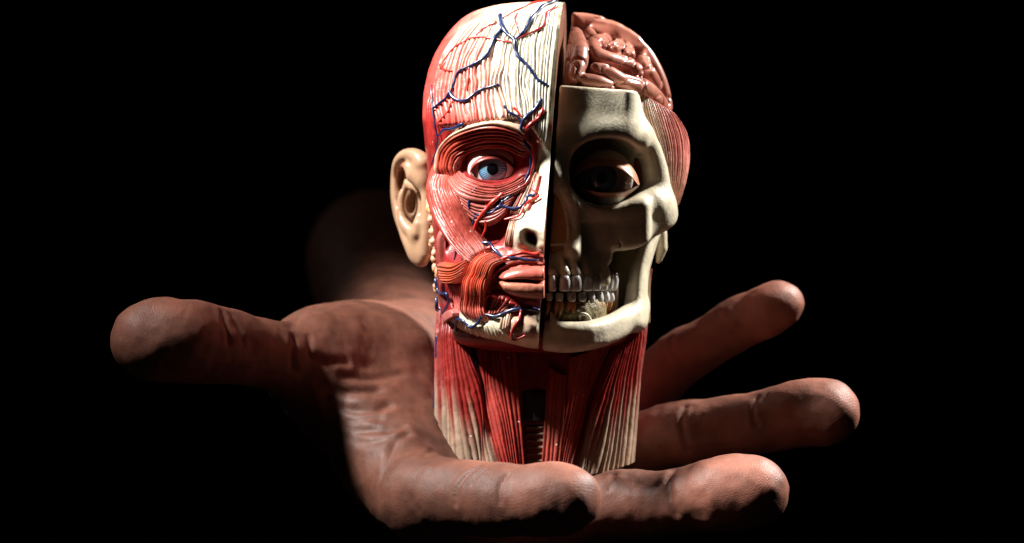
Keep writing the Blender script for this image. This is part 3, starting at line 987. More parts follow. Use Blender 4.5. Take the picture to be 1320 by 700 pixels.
# lower jaw
jp = [P(702, 431, -30), P(728, 434, -29.6), P(760, 431, -27), P(790, 422, -20.5), P(812, 409, -13), P(824, 396, -7)]
SK.chain(jp, [3.3, 3.3, 3.2, 3.0, 2.7, 2.5], k=1.2, n=24, sq=(1, 1, 0.92))
SK.chain([P(702, 441, -31), P(735, 444, -30.4), P(775, 437, -25.5), P(806, 423, -15.5), P(824, 411, -9)], [1.9, 1.8, 1.7, 1.6, 1.5], k=1.6, n=10)      # lower border
SK.chain([P(722, 423, -32), P(760, 424, -29.4), P(790, 414, -22.8), P(808, 403, -15)], [1.3, 1.5, 1.5, 1.6], k=1.8, n=8)
SK.cone(P(710, 402, -31.4), P(714, 416, -31.6), 0.35, 1.1, k=0.8)
SK.chain([P(819, 414, -7), P(820, 385, -5), P(823, 350, -3), P(833, 318, -1), P(844, 292, 2)], [3.0, 2.9, 2.8, 2.5, 2.1], k=2.0, n=70, sq=(1, 0.34, 1))    # ramus
SK.chain([P(852, 300, 6), P(853, 320, 6), P(849, 336, 6)], [1.6, 1.5, 0.8], k=0.5)                                   # joint process
SK.chain([P(812, 408, -11), P(811, 395, -10), P(812, 370, -9)], [1.3, 1.0, 0.8], k=1.2)
# calvaria removed along a level cut, front half only beyond the midline gap
SK.keep(-HX, HO + HX * 1.0)
SK.keep(HZ, P(735, 110, -33), k=0.5)
# little crack and thread lines
SK.chain([P(784, 262, -31), P(785, 276, -31), P(795, 292, -29.5), P(800, 318, -25)], [0.26] * 4, k=0.0, cut=True, n=10, sq=(1, 0.15, 1))
skV, skF = SK.mesh(2)
skn = noise3(skV * 0.35)
skc = mix(BONE, BONE * np.array([0.93, 0.90, 0.82]), skn)
skull = mesh_obj('skull_half', skV, skF, M_BONE, root, skc)
skull['label'] = 'half of the head showing ivory skull with teeth'


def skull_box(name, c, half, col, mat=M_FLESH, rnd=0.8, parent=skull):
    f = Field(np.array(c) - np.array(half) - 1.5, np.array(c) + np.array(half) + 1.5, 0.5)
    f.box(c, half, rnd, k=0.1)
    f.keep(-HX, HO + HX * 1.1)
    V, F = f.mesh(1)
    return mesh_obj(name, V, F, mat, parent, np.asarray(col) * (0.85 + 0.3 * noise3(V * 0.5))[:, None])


skull_box('nose_septum', P(717, 280, -25.5), (3.6, 4.0, 9.0), np.array([0.78, 0.40, 0.13]))  # orange brightened to stand in for bounced light
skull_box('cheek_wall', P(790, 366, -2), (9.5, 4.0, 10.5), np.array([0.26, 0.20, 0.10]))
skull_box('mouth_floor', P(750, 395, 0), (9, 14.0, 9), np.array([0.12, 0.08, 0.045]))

# spongy bone window under the lower teeth
SP = Field((4, -36, -18), (32, -2, 0), 0.42)
SP.ell(P(708, 398, -10), (14.6, 20.4, 5.4), k=0.1, power=3.0)
SP.keep(-HX, HO + HX * 1.2)
spV, spF = SP.mesh(1)
spn = SP.grad(spV)
spV = spV + spn * ((noise3(spV * 1.1) - 0.5) * 0.6)[:, None]
mesh_obj('spongy_bone', spV, spF, M_ROUGH, skull, mix(np.array([0.11, 0.085, 0.03]), np.array([0.22, 0.16, 0.06]), noise3(spV * 0.9)))


def tooth(u, v0, v1, y, wpx, dep, up, name='tooth', root_len=0.0, yaw=0.0):
    """a crown with a rounded biting edge; up: neck is at the top (upper row)"""
    nr, na = 9, 14
    s = np.linspace(0, 1, nr)
    s = np.array([0, 0.1, 0.25, 0.4, 0.6, 0.78, 0.9, 0.975, 1.0])
    wf = np.array([0.60, 0.80, 0.92, 0.98, 1.0, 1.0, 0.98, 0.90, 0.35])
    df = np.array([0.62, 0.88, 1.0, 1.0, 0.92, 0.80, 0.68, 0.52, 0.15])
    an = np.linspace(0, 2 * np.pi, na, endpoint=False)
    cx, sx = np.cos(an), np.sin(an)
    ring_x = np.sign(cx) * np.abs(cx) ** 0.75
    ring_y = np.sign(sx) * np.abs(sx) ** 0.85
    c0, c1 = P(u, v0, y), P(u, v1, y)
    cen = c0 * (1 - s[:, None]) + c1 * s[:, None]
    x = ring_x[None] * (wpx * PX * 0.5) * wf[:, None]
    d = ring_y[None] * dep * df[:, None]
    V = cen[:, None, :] + np.stack([x * math.cos(yaw) - d * math.sin(yaw), x * math.sin(yaw) + d * math.cos(yaw), 0 * x], -1)
    V = V.reshape(-1, 3)
    V = V + ((noise3(V * 1.6) - 0.5) * 0.18)[:, None]
    F = grid_faces(nr, na, True)
    if not up:
        F = F[:, ::-1]
    t = mesh_obj(name, V, F[:, ::-1], M_TOOTH, skull, np.tile([0.55, 0.53, 0.51], (len(V), 1)))
    if root_len:
        for dx in ((-0.22, 0.22) if wpx > 9.5 else (0,)):
            q = np.array([P(u + dx * wpx, v0 + 1, y + 0.2), P(u + dx * wpx * 1.4 - 2, v0 - (root_len * 0.5 if up else -root_len * 0.5), y + 0.5), P(u + dx * wpx * 1.5 - 5, v0 - (root_len if up else -root_len), y + 1.3)])
            pth = catmull(q, 10)
            rv, rf = tube_geo(pth, np.linspace(0.75, 0.3, 10), 8)
            mesh_obj('tooth_root', rv, rf, M_FLESH, t, mix(np.array([0.50, 0.13, 0.05]), np.array([0.42, 0.22, 0.08]), noise3(rv * 0.8)))
    return t


TW = [10, 14, 14.5, 13.5, 12.5, 12, 10.5, 9]
for k_, (tu, ty, tw) in enumerate(zip(TOOTH_U, TOOTH_Y, TW)):
    yw = [0.02, 0.10, 0.25, 0.42, 0.6, 0.8, 0.95, 1.05][k_]
    tooth(tu + 1, 355, 376 - 0.2 * k_, ty - 0.2, tw, 1.5, True, yaw=yw)
for k_, (tu, ty, tw) in enumerate(zip([708, 721, 737, 750, 761, 772, 780, 786], [-31.6, -31.6, -30.8, -29.0, -26.8, -23.2, -19.4, -16.0], [9, 10, 11, 10.5, 10.5, 11, 9, 8])):
    yw = [0.02, 0.08, 0.22, 0.4, 0.6, 0.8, 0.95, 1.05][k_]
    tooth(tu, 390 - 0.5 * max(0, 4 - k_), 377 - 0.2 * k_, ty + 0.6, tw, 1.3, False, root_len=[22, 24, 25, 22, 20, 19, 18, 17][k_], yaw=yw)
# nerve opening in the lower jaw
ring = np.array([P(747, 412, -28.4), P(748, 406, -29.3), P(754, 405, -29.2), P(759, 409, -28.6), P(762, 416, -28.0)])
rv, rf = tube_geo(catmull(ring, 18), 0.42, 8)
mesh_obj('nerve_loop', rv, rf, M_BONE, skull, np.tile(BONE, (len(rv), 1)))

# eye sitting in the bare socket
make_eye(780, 229, -21.0, 7.2, 18.5, (776, 229), ((737, 231), (823, 239)), [(752, 220), (772, 214), (793, 216), (810, 226)], [(755, 243), (775, 248), (796, 247), (812, 243)],
         ([0.50, 0.26, 0.17], [0.44, 0.19, 0.10]), skull, (0.45, 0.43, 0.40), ([0.03, 0.09, 0.16], [0.20, 0.28, 0.34], [0.01, 0.03, 0.06]), 14, -1.2, upper_w=20)


# ------------------------------------------------------------------ temple muscle of the skull half: a convex fan
def temple_surface(U, V):
    """surface bulging from the temple line to the right outline"""
    c = P(820, 200, 3)
    rx, ry, rz = 13.9, 21.5, 21.5
    y = np.full(np.shape(U), -10.0)
    for _ in range(6):
        p = P(U, V, y)
        x = np.clip((p[..., 0] - c[0]) / rx, -0.999, 0.9995)
        z = np.clip((p[..., 2] - c[2]) / rz, -0.95, 0.95)
        q = np.clip(1 - np.abs(x) ** 2.2 - np.abs(z) ** 2.4, 0.0004, 1)
        y2 = c[1] - ry * np.sqrt(q)
        y = y + (y2 - y) * 0.7
    p = P(U, V, y)
    n = np.stack([(p[..., 0] - c[0]) / rx ** 2, (p[..., 1] - c[1]) / ry ** 2, (p[..., 2] - c[2]) / rz ** 2], -1)
    return p, n / np.linalg.norm(n, axis=-1, keepdims=True)


def temple_col(A, B, i, Q):
    c = mix(CREAM * 1.25, np.array([0.84, 0.36, 0.30]), sstep(0.2, 0.6, A))
    return mix(c, CREAM * 1.3, sstep(0.4, 0.95, B) * (1 - 0.55 * A))


sheet('temple_fan_muscle', [[(822, 120), (826, 150), (838, 185), (846, 225), (852, 255)], [(836, 126), (846, 155), (854, 190), (858, 230), (861, 258)], [(856, 138), (869, 162), (875, 198), (873, 236), (868, 262)], [(868, 146), (885, 172), (889, 200), (884, 232), (873, 266)]],
      22, temple_col, root, temple_surface, lift=0.0, thick=0.35, ridge=0.5, nb=60, per=8, edge=0.04, end=0.02, wob=0.5)
TB = Field((30, -26, 8), (52, 34, 46), 0.6)
TB.ell(P(820, 202, 5), (12.9, 19.0, 19.5), k=0.1, power=2.2)
TB.ell(P(815, 208, 14), (12.8, 20, 19.5), k=2, power=2.2)
TB.keep(np.array([0.42, 0, 1.0]), P(850, 141, -8), k=0.5)
TB.ell(P(781, 221, -27), (12, 19, 11), k=0.5, cut=True)
tv, tf = TB.mesh(1)
mesh_obj('temple_bulk', tv, tf, M_MUSCLE, root, np.tile([0.50, 0.10, 0.08], (len(tv), 1)))

# ------------------------------------------------------------------ brain
def brain_pt(u, v, lift=0.0):
    c = P(722, 140, 4)
    rx, ry, rz = 25.6 + lift, 32.5 + lift, 19.4 + lift
    y = -10.0
    for _ in range(20):
        p = P(u, v, y)
        x, z = (p[0] - c[0]) / rx, (p[2] - c[2]) / rz
        q = 1 - abs(x) ** 2.3 - abs(z) ** 2.3
        y2 = c[1] - ry * math.sqrt(max(q, 0.0))
        y += (y2 - y) * 0.6
    return P(u, v, y)


BR = Field((9, -34, 34), (44, 40, 72), 0.36)
BR.ell(P(722, 140, 5), (24.0, 30.6, 17.8), k=0.1, power=2.3)
GYRI = [
    ([(737, 30), (742, 45), (747, 62), (746, 80), (741, 98)], [1.6, 1.9, 2.2, 2.3, 2.0]),
    ([(741, 26), (752, 32), (758, 42), (764, 50)], [1.3, 1.5, 1.7, 1.5]),
    ([(766, 35), (777, 38), (788, 42), (796, 48)], [1.4, 1.7, 1.8, 1.3]),
    ([(783, 52), (771, 54), (764, 62), (768, 71), (782, 77), (797, 80), (810, 84), (818, 92)], [1.5, 1.9, 2.1, 2.2, 2.1, 2.0, 2.0, 2.3]),
    ([(790, 62), (800, 58), (809, 62), (812, 71)], [1.6, 1.5, 1.5, 1.4]),
    ([(769, 88), (781, 92), (796, 102), (812, 109), (828, 114), (843, 128), (853, 142)], [1.6, 1.8, 2.0, 2.2, 2.5, 2.6, 2.4]),
    ([(755, 104), (770, 106), (784, 111)], [1.8, 1.8, 1.6]),
    ([(799, 45), (811, 53), (819, 63), (826, 78), (833, 92), (841, 104), (846, 113)], [1.2, 1.4, 1.6, 2.0, 2.2, 2.0, 1.5]),
    ([(822, 55), (834, 70), (843, 86), (851, 104), (856, 122), (859, 138)], [1.4, 1.6, 1.7, 1.7, 1.7, 1.6]),
    ([(770, 28), (790, 34), (806, 42), (820, 52)], [1.2, 1.4, 1.4, 1.4]),
    ([(737, 22), (755, 24), (775, 28)], [1.2, 1.4, 1.4]),
]
for pts, rad in GYRI:
    c3 = np.array([brain_pt(u, v, -0.4) for u, v in pts])
    c3[:, 1] += 0.3
    BR.chain(c3, np.array(rad) * 1.04, k=0.3, n=len(pts) * 4)
BR.keep(-HX, HO + HX * 1.6)
BR.keep(-HZ, P(735, 160, -30), k=0.2)
bV, bF = BR.mesh(2)
bG = BR.grad(bV)
_n = noise3(bV * 0.17 + 3.7) * 0.8 + noise3(bV * 0.36 + 1.3) * 0.2
bV = bV - bG * (0.5 * np.exp(-((_n - 0.5) / 0.028) ** 2))[:, None]
bn = noise3(bV * 0.5)
mesh_obj('brain', bV, bF, M_FLESH, root, mix(np.array([0.37, 0.155, 0.105]), np.array([0.32, 0.105, 0.075]), bn))['label'] = 'folded pink brain above the sawn skull'

# ------------------------------------------------------------------ ear of the flayed half
EA = Field((-36, -14, 0), (-16, 22, 34), 0.36)
EA.chain([P(551, 232, 4), P(546, 212, 3), P(536, 201, 5), P(522, 200, 8), P(512, 210, 11), P(509, 228, 13), P(510, 252, 13), P(515, 280, 11), P(523, 305, 8), P(534, 326, 6), P(544, 335, 4)],
         [1.6, 2.3, 1.9, 1.5, 1.2, 1.0, 1.0, 1.1, 1.4, 1.7, 1.6], k=0.8, n=34)                              # helix
EA.chain([P(545, 214, 4), P(549, 245, 3), P(551, 290, 2), P(549, 326, 3)], [2.3, 1.4, 1.7, 1.8], k=1.2, n=10)
EA.chain([P(528, 216, 6), P(536, 225, 5), P(546, 232, 4)], [1.6, 2.6, 2.8], k=1.5)
EA.chain([P(522, 238, 10), P(517, 258, 10), P(518, 280, 9), P(526, 294, 7), P(536, 302, 5)], [1.2, 1.0, 1.1, 1.6, 1.8], k=0.8, n=14)  # antihelix
EA.chain([P(524, 236, 10), P(533, 240, 8), P(538, 246, 7)], [1.1, 1.4, 1.4], k=0.9)
EA.chain([P(541, 280, 3), P(540, 290, 3), P(538, 300, 3)], [1.2, 1.7, 1.6], k=1.0)
EA.ell(P(541, 318, 5), (2.8, 2.2, 4.6), k=2.0)                                                                # lobe
EA.ell(P(531, 262, 14), (5.4, 2.2, 12.5), k=1.0, roll=0.15)                                                   # back plate
EA.chain([P(548, 240, 10), P(552, 300, 10)], [3, 3], k=2)
EA.ell(P(516, 230, 9), (1.0, 6, 3.7), k=0.5, cut=True, roll=-0.08)
EA.ell(P(530, 264, 6), (1.9, 8, 3.9), k=0.6, cut=True)
ev, ef = EA.mesh(2)
ear = mesh_obj('ear', ev, ef, M_FLESH, face, mix(np.array([0.40, 0.25, 0.15]), np.array([0.38, 0.21, 0.125]), noise3(ev * 0.3)))

# ------------------------------------------------------------------ neck
def neck_surface(U, V, extra=0.0):
    y = np.full(np.shape(U), -14.0)
    for _ in range(5):
        k = PX * (1 + y / CAM_DIST)
        cu = np.interp(V, [340, 385, 430, 500, 600], [706, 703, 698, 692, 687.5])
        w = np.interp(V, [340, 385, 430, 500, 560, 600], [129, 130, 130, 128.5, 127.5, 128.5])
        t = np.clip(np.abs(U - cu) / w, 0, 0.9995)
        front = np.interp(V, [340, 385, 405, 430, 470, 520, 615], [2, 4, 9, 13, 14.5, 16, 19])
        yy = 4 - (front + 4) * (1 - t ** 2.3) ** (1 / 2.3)
        yy = yy + 2.2 * np.exp(-((U - 690) / 22) ** 2) + 1.5 * np.exp(-((np.abs(U - cu) - 62) / 14) ** 2)
        y = yy
    p = P(U, V, y)
    e = 1.5

    def yat(u):
        t = np.clip(np.abs(u - cu) / w, 0, 0.9995)
        return 4 - (front + 4) * (1 - t ** 2.3) ** (1 / 2.3) + 2.2 * np.exp(-((u - 690) / 22) ** 2) + 1.5 * np.exp(-((np.abs(u - cu) - 62) / 14) ** 2)
    g = (yat(U + e) - yat(U - e)) / (2 * e * PX)
    n = np.stack([g, -np.ones_like(g), 0.03 * np.ones_like(g)], -1)
    return p, n / np.linalg.norm(n, axis=-1, keepdims=True)


def build_neck():
    nu, nv = 160, 100
    th = np.linspace(-np.pi / 2, np.pi / 2, nu)
    s = np.linspace(0, 1, nv)
    rows = []
    for q in s:
        cu = np.interp(340 + 265 * q, [340, 385, 430, 500, 600], [706, 703, 698, 692, 687.5])
        uu = cu + 129.5 * np.sin(th)
        vb = 616 + 0.03 * (uu - 690) - 0.0018 * (uu - 690) ** 2
        vv = 340 + (vb - 340) * q
        p, n = neck_surface(uu, vv)
        front = p - n * 0.4
        back = p.copy()[::-1]
        back[:, 1] = 4 + (4 - back[:, 1]) * 0.9
        rows.append(np.vstack([front, back[1:-1]]))
    V = np.array(rows)
    nr, nc = V.shape[:2]
    bot = V[-1].mean(0)
    V = V.reshape(-1, 3)
    F = grid_faces(nr, nc, True)
    ring = (nr - 1) * nc
    V2 = np.vstack([V, V[ring:ring + nc] * 0.02 + bot * 0.98])
    nb = len(V)
    i = np.arange(nc)
    j = (i + 1) % nc
    F = np.vstack([F, np.stack([ring + i, ring + j, nb + j, nb + i], 1)])
    return mesh_obj('neck', V2, F, M_MUSCLE, root, mix(np.array([0.16, 0.012, 0.012]), np.array([0.22, 0.02, 0.02]), noise3(V2 * 0.6)))


neck = build_neck()


def N(name, rails, fibres, colour, **kw):
    return sheet(name, rails, fibres, colour, neck, neck_surface, **kw)


def neck_side_col(sign):
    def f(A, B, i, Q):
        edge = np.abs(Q[..., 0] - 690)
        t = sstep(505, 565, Q[..., 1] + (edge - 95) * 0.9 + 22 * np.sin(i * 2.3))
        c = mix(RED * 0.8, PINK * 0.75, sstep(0.3, 0.0, A) * 0.6)
        return mix(c, np.array([0.52, 0.47, 0.35]), t)
    return f


N('neck_side_muscle', [[(574, 375), (567, 430), (564, 500), (560, 580)], [(584, 380), (580, 430), (582, 500), (592, 592)], [(594, 390), (596, 434), (606, 505), (622, 600)], [(602, 400), (609, 438), (627, 505), (652, 608)]], 14, neck_side_col(-1), thick=2.2, ridge=0.85, nb=80, edge=0.14, end=0.0, wob=0.4)
N('neck_side_muscle', [[(838, 345), (829, 428), (821, 500), (815, 592)], [(826, 350), (815, 430), (802, 505), (795, 600)], [(814, 370), (803, 434), (782, 510), (765, 610)], [(806, 400), (789, 444), (762, 515), (732, 612)]], 14, neck_side_col(1), thick=2.2, ridge=0.85, nb=80, edge=0.14, end=0.0, wob=0.4)
N('throat_muscle', [[(610, 452), (618, 490), (632, 545), (648, 612)], [(636, 446), (640, 495), (650, 550), (660, 612)], [(670, 446), (672, 500), (675, 560), (677, 612)]], 11, ramp((0, [0.34, 0.03, 0.025]), (0.5, [0.55, 0.09, 0.07]), (1, [0.48, 0.06, 0.05])), thick=1.4, ridge=0.75, nb=60, edge=0.12, end=0.0)
N('throat_muscle', [[(790, 444), (772, 486), (752, 540), (734, 606)], [(760, 452), (748, 495), (736, 550), (726, 610)], [(732, 462), (726, 510), (720, 560), (716, 612)]], 10, ramp((0, SALMON * 0.9), (0.4, [0.60, 0.11, 0.075]), (1, [0.40, 0.05, 0.04])), thick=1.2, ridge=0.75, nb=60, edge=0.12, end=0.0)
N('throat_strap_muscle', [[(708, 470), (703, 540), (698, 612)], [(722, 482), (718, 540), (712, 612)], [(731, 484), (728, 540), (722, 612)]], 5, ramp((0, [0.42, 0.05, 0.04]), (0.5, SALMON * 0.8), (1, [0.40, 0.05, 0.04])), thick=1.5, ridge=0.6, nb=50, end=0.0)
N('voice_box', [[(673, 504), (674, 524), (675, 544)], [(690, 502), (690, 524), (690, 545)], [(708, 504), (706, 524), (705, 544)]], 2, np.array([0.035, 0.045, 0.05]), thick=1.2, ridge=0.3, nb=30, per=16, profile='round')  # grey-blue, darkened further to hold the chin's shade
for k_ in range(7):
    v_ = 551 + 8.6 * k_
    N('windpipe_ring', [[(676, v_ - 3.6), (690, v_ - 3.4), (704, v_ - 3.6)], [(676, v_), (690, v_ + 0.2), (704, v_)], [(676, v_ + 3.6), (690, v_ + 3.8), (704, v_ + 3.6)]], 1, np.array([0.12, 0.075, 0.04]), lift=0.1, thick=0.45, profile='round', nb=24, per=14)  # ochre rings, with the chin's shadow worked into the colour
# floor of the mouth between jaw and throat
JF = Field((-20, -36, -24), (36, 14, -6), 0.6)
JF.ell(P(696, 430, -8), (22.5, 22.5, 4.8), k=0.1, power=2.4)
JF.ell(P(696, 428, 4), (25.0, 10, 7), k=2, power=2.4)
jv, jf = JF.mesh(1)
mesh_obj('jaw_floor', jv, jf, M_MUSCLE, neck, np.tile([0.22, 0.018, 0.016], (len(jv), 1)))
_nv = np.array([P(563.5, 434, -4), P(562.5, 470, -4), P(561, 510, -4), P(559, 545, -4), P(557.5, 576, -4)])
nv_v, nv_f = tube_geo(catmull(_nv, 40), 0.5, 8)
mesh_obj('vein', nv_v, nv_f, M_VESSEL, neck, np.tile(BLUE * 0.9, (len(nv_v), 1)))
vessel('vein', [(612, 450), (616, 480), (624, 510)], 0.6, BLUE * 0.7, lift=0.4, parent=neck, surf=neck_surface)

# ------------------------------------------------------------------ the hand and forearm: one continuous body
def skin_material():
    m, nt, b = nodes_of('skin')
    L = nt.links
    tc = nt.nodes.new('ShaderNodeTexCoord')

    def noise(scale, detail=4, rough=0.55):
        n = nt.nodes.new('ShaderNodeTexNoise')
        n.inputs['Scale'].default_value = scale
        n.inputs['Detail'].default_value = detail
        n.inputs['Roughness'].default_value = rough
        L.new(tc.outputs['Object'], n.inputs['Vector'])
        return n

    def math_(op, a, c=None, v=None):
        n = nt.nodes.new('ShaderNodeMath')
        n.operation = op
        L.new(a, n.inputs[0])
        if c is not None:
            L.new(c, n.inputs[1])
        elif v is not None:
            n.inputs[1].default_value = v
        return n.outputs[0]

    tone = nt.nodes.new('ShaderNodeAttribute')
    tone.attribute_name = 'paint'
    n1 = noise(140, 6)
    mr = nt.nodes.new('ShaderNodeMapRange')
    mr.inputs['From Min'].default_value = 0.3
    mr.inputs['From Max'].default_value = 0.7
    mr.inputs['To Min'].default_value = 0.70
    mr.inputs['To Max'].default_value = 1.25
    L.new(n1.outputs['Fac'], mr.inputs['Value'])
    sc = nt.nodes.new('ShaderNodeVectorMath')
    sc.operation = 'SCALE'
    L.new(tone.outputs['Color'], sc.inputs[0])
    L.new(mr.outputs['Result'], sc.inputs['Scale'])
    L.new(sc.outputs['Vector'], b.inputs['Base Color'])
    # fingerprint ridges from the two attributes, skin cells and fine wrinkles
    ph = nt.nodes.new('ShaderNodeAttribute')
    ph.attribute_name = 'ridge_phase'
    msk = nt.nodes.new('ShaderNodeAttribute')
    msk.attribute_name = 'ridge_mask'
    wob = noise(260, 2)
    wv = math_('MULTIPLY', wob.outputs['Fac'], v=4.5)
    s = math_('ADD', ph.outputs['Fac'], wv)
    s = math_('SINE', s)
    s = math_('MULTIPLY', s, msk.outputs['Fac'])
    s = math_('MULTIPLY', s, v=0.07)
    vo = nt.nodes.new('ShaderNodeTexVoronoi')
    vo.feature = 'DISTANCE_TO_EDGE'
    vo.inputs['Scale'].default_value = 1500
    L.new(tc.outputs['Object'], vo.inputs['Vector'])
    ve = math_('MINIMUM', vo.outputs['Distance'], v=0.16)
    ve = math_('MULTIPLY', ve, v=1.7)
    n3 = noise(620, 7, 0.65)
    h = math_('ADD', s, ve)
    n3s = math_('MULTIPLY', n3.outputs['Fac'], v=1.5)
    h = math_('ADD', h, n3s)
    bp = nt.nodes.new('ShaderNodeBump')
    bp.inputs['Strength'].default_value = 0.42
    bp.inputs['Distance'].default_value = 0.00022
    L.new(h, bp.inputs['Height'])
    L.new(bp.outputs['Normal'], b.inputs['Normal'])
    rr = nt.nodes.new('ShaderNodeMapRange')
    rr.inputs['To Min'].default_value = 0.42
    rr.inputs['To Max'].default_value = 0.68
    L.new(n3.outputs['Fac'], rr.inputs['Value'])
    L.new(rr.outputs['Result'], b.inputs['Roughness'])
    b.inputs['Specular IOR Level'].default_value = 0.45
    b.inputs['Subsurface Weight'].default_value = 0.25
    b.inputs['Subsurface Radius'].default_value = (1.0, 0.35, 0.2)
    b.inputs['Subsurface Scale'].default_value = 0.003
    return m


M_SKIN = skin_material()

HD = Field((-112, -78, -86), (100, 300, 34), 0.75)
K = 5.0


def C(u, v, y):
    return P(u, v, y)


# forearm and wrist
HD.chain([C(520, 478, 66), C(502, 430, 120), C(492, 374, 190), C(486, 336, 292)], [18, 18, 21, 25], k=6, n=14)
HD.chain([C(590, 510, 60), C(540, 460, 110)], [17, 19], k=8)
# palm: heel, ball of the thumb, fans to the knuckles
HD.chain([C(520, 478, 66), C(560, 570, 34), C(640, 668, 8), C(660, 676, -6)], [18, 14, 12, 11], k=8, n=8)
HD.chain([C(590, 510, 60), C(650, 600, 44), C(700, 652, 24)], [17, 15, 12], k=8, n=6)
HD.chain([C(590, 510, 60), C(680, 585, 52), C(725, 615, 40)], [16, 13, 10], k=8, n=6)
HD.chain([C(510, 464, 52), C(470, 458, 34), C(428, 462, 18), C(400, 470, 2)], [15, 13.4, 12.0, 10.5], k=8, n=8)           # ball of the thumb
HD.chain([C(520, 470, 48), C(500, 550, 16), C(520, 622, -16), C(545, 642, -32)], [14, 12.5, 11.0, 10.0], k=9, n=8)         # towards the forefinger
HD.chain([C(520, 600, 0), C(580, 655, -14), C(640, 672, -12)], [12, 11.5, 11], k=8, n=5)
HD.chain([C(408, 478, -2), C(452, 533, -2), C(508, 602, -13)], [9.5, 10.5, 10.5], k=9, n=6)                                   # web between thumb and forefinger
HD.ell(C(478, 495, 24), (21, 19, 19), k=12)                                                                              # fleshy palm
HD.chain([C(410, 462, 10), C(455, 505, 14), C(515, 560, 6)], [11, 12, 11.5], k=12, n=6)
# thumb
HD.chain([C(410, 470, 4), C(370, 462, -6), C(325, 453, -16), C(288, 446, -23), C(240, 440, -30), C(196, 440, -34)], [10.4, 9.3, 9.0, 9.7, 10.6, 9.9], k=4, n=18)
HD.ell(C(215, 436, -36), (12.5, 8.5, 9.6), k=3)
# forefinger
HD.chain([C(545, 642, -32), C(575, 641, -40), C(612, 643, -46), C(640, 645, -51), C(672, 645, -55), C(700, 645, -58), C(731, 645, -60)], [10.4, 9.8, 9.2, 9.3, 8.5, 8.7, 7.9], k=4, n=20)
HD.ell(C(715, 641, -59), (10, 8.0, 7.8), k=2.5)
# middle finger
HD.chain([C(650, 674, -10), C(730, 664, -13), C(785, 652, -16), C(815, 649, -17), C(850, 649, -20), C(885, 645, -23), C(925, 637, -27), C(972, 634, -30)], [11, 9.6, 8.8, 9.0, 8.2, 8.4, 9.3, 8.9], k=4, n=24)
HD.ell(C(945, 631, -30), (11.5, 7.6, 8.4), k=2.5)
# ring finger
HD.chain([C(700, 650, 22), C(780, 600, 16), C(850, 566, 9), C(885, 560, 6), C(925, 552, 3), C(968, 546, 0), C(1010, 538, -3), C(1068, 531, -7)], [10.5, 9.6, 8.4, 8.7, 8.0, 8.1, 8.3, 8.0], k=4, n=24)
HD.ell(C(1045, 530, -6), (10.5, 7.4, 8.0), k=2.5)
# little finger
HD.chain([C(725, 612, 40), C(790, 545, 37), C(850, 486, 33), C(875, 464, 31), C(905, 446, 28), C(930, 430, 26), C(965, 411, 23), C(1006, 394, 20)], [9.2, 8.6, 7.6, 7.5, 7.0, 7.0, 6.9, 6.2], k=4, n=24)
HD.ell(C(990, 397, 19), (7.5, 5.6, 6.2), k=2.0, roll=0.42)
hV, hF = HD.mesh(3)
hN = HD.grad(hV)

# skin folds: paths in pixels projected on the front of the hand by depth guess
def fold(pts, depth, width, out=0.0):
    """press a fold into the mesh along 3-D points"""
    global hV
    p = catmull(np.asarray(pts, float), 30)
    lo, hi = p.min(0) - 4, p.max(0) + 4
    m = np.where(((hV > lo) & (hV < hi)).all(1))[0]
    if not len(m):
        return
    d = np.min(np.linalg.norm(hV[m][:, None] - p[None], axis=2), axis=1)
    s = np.exp(-(d / width) ** 2) * depth - np.exp(-((d - 2.2 * width) / (1.2 * width)) ** 2) * out
    hV[m] -= hN[m] * s[:, None]


# nearest visible point of the hand along a pixel's line of sight
_HP = hV / np.array([1, 1, 1])
_k = PX * (1 + hV[:, 1] / CAM_DIST)
_hu, _hv = 660 + hV[:, 0] / _k, 350 - hV[:, 2] / _k
_facing = hN[:, 1] < 0.15


def on_hand(u, v, far=1e9, near=-1e9):
    m = np.where(_facing & ((_hu - u) ** 2 + (_hv - v) ** 2 < 36) & (hV[:, 1] < far) & (hV[:, 1] > near))[0]
    if not len(m):
        m = np.where(_facing)[0]
        m = m[np.argsort((_hu[m] - u) ** 2 + (_hv[m] - v) ** 2)[:5]]
    return hV[m[np.argmin(hV[m, 1])]]


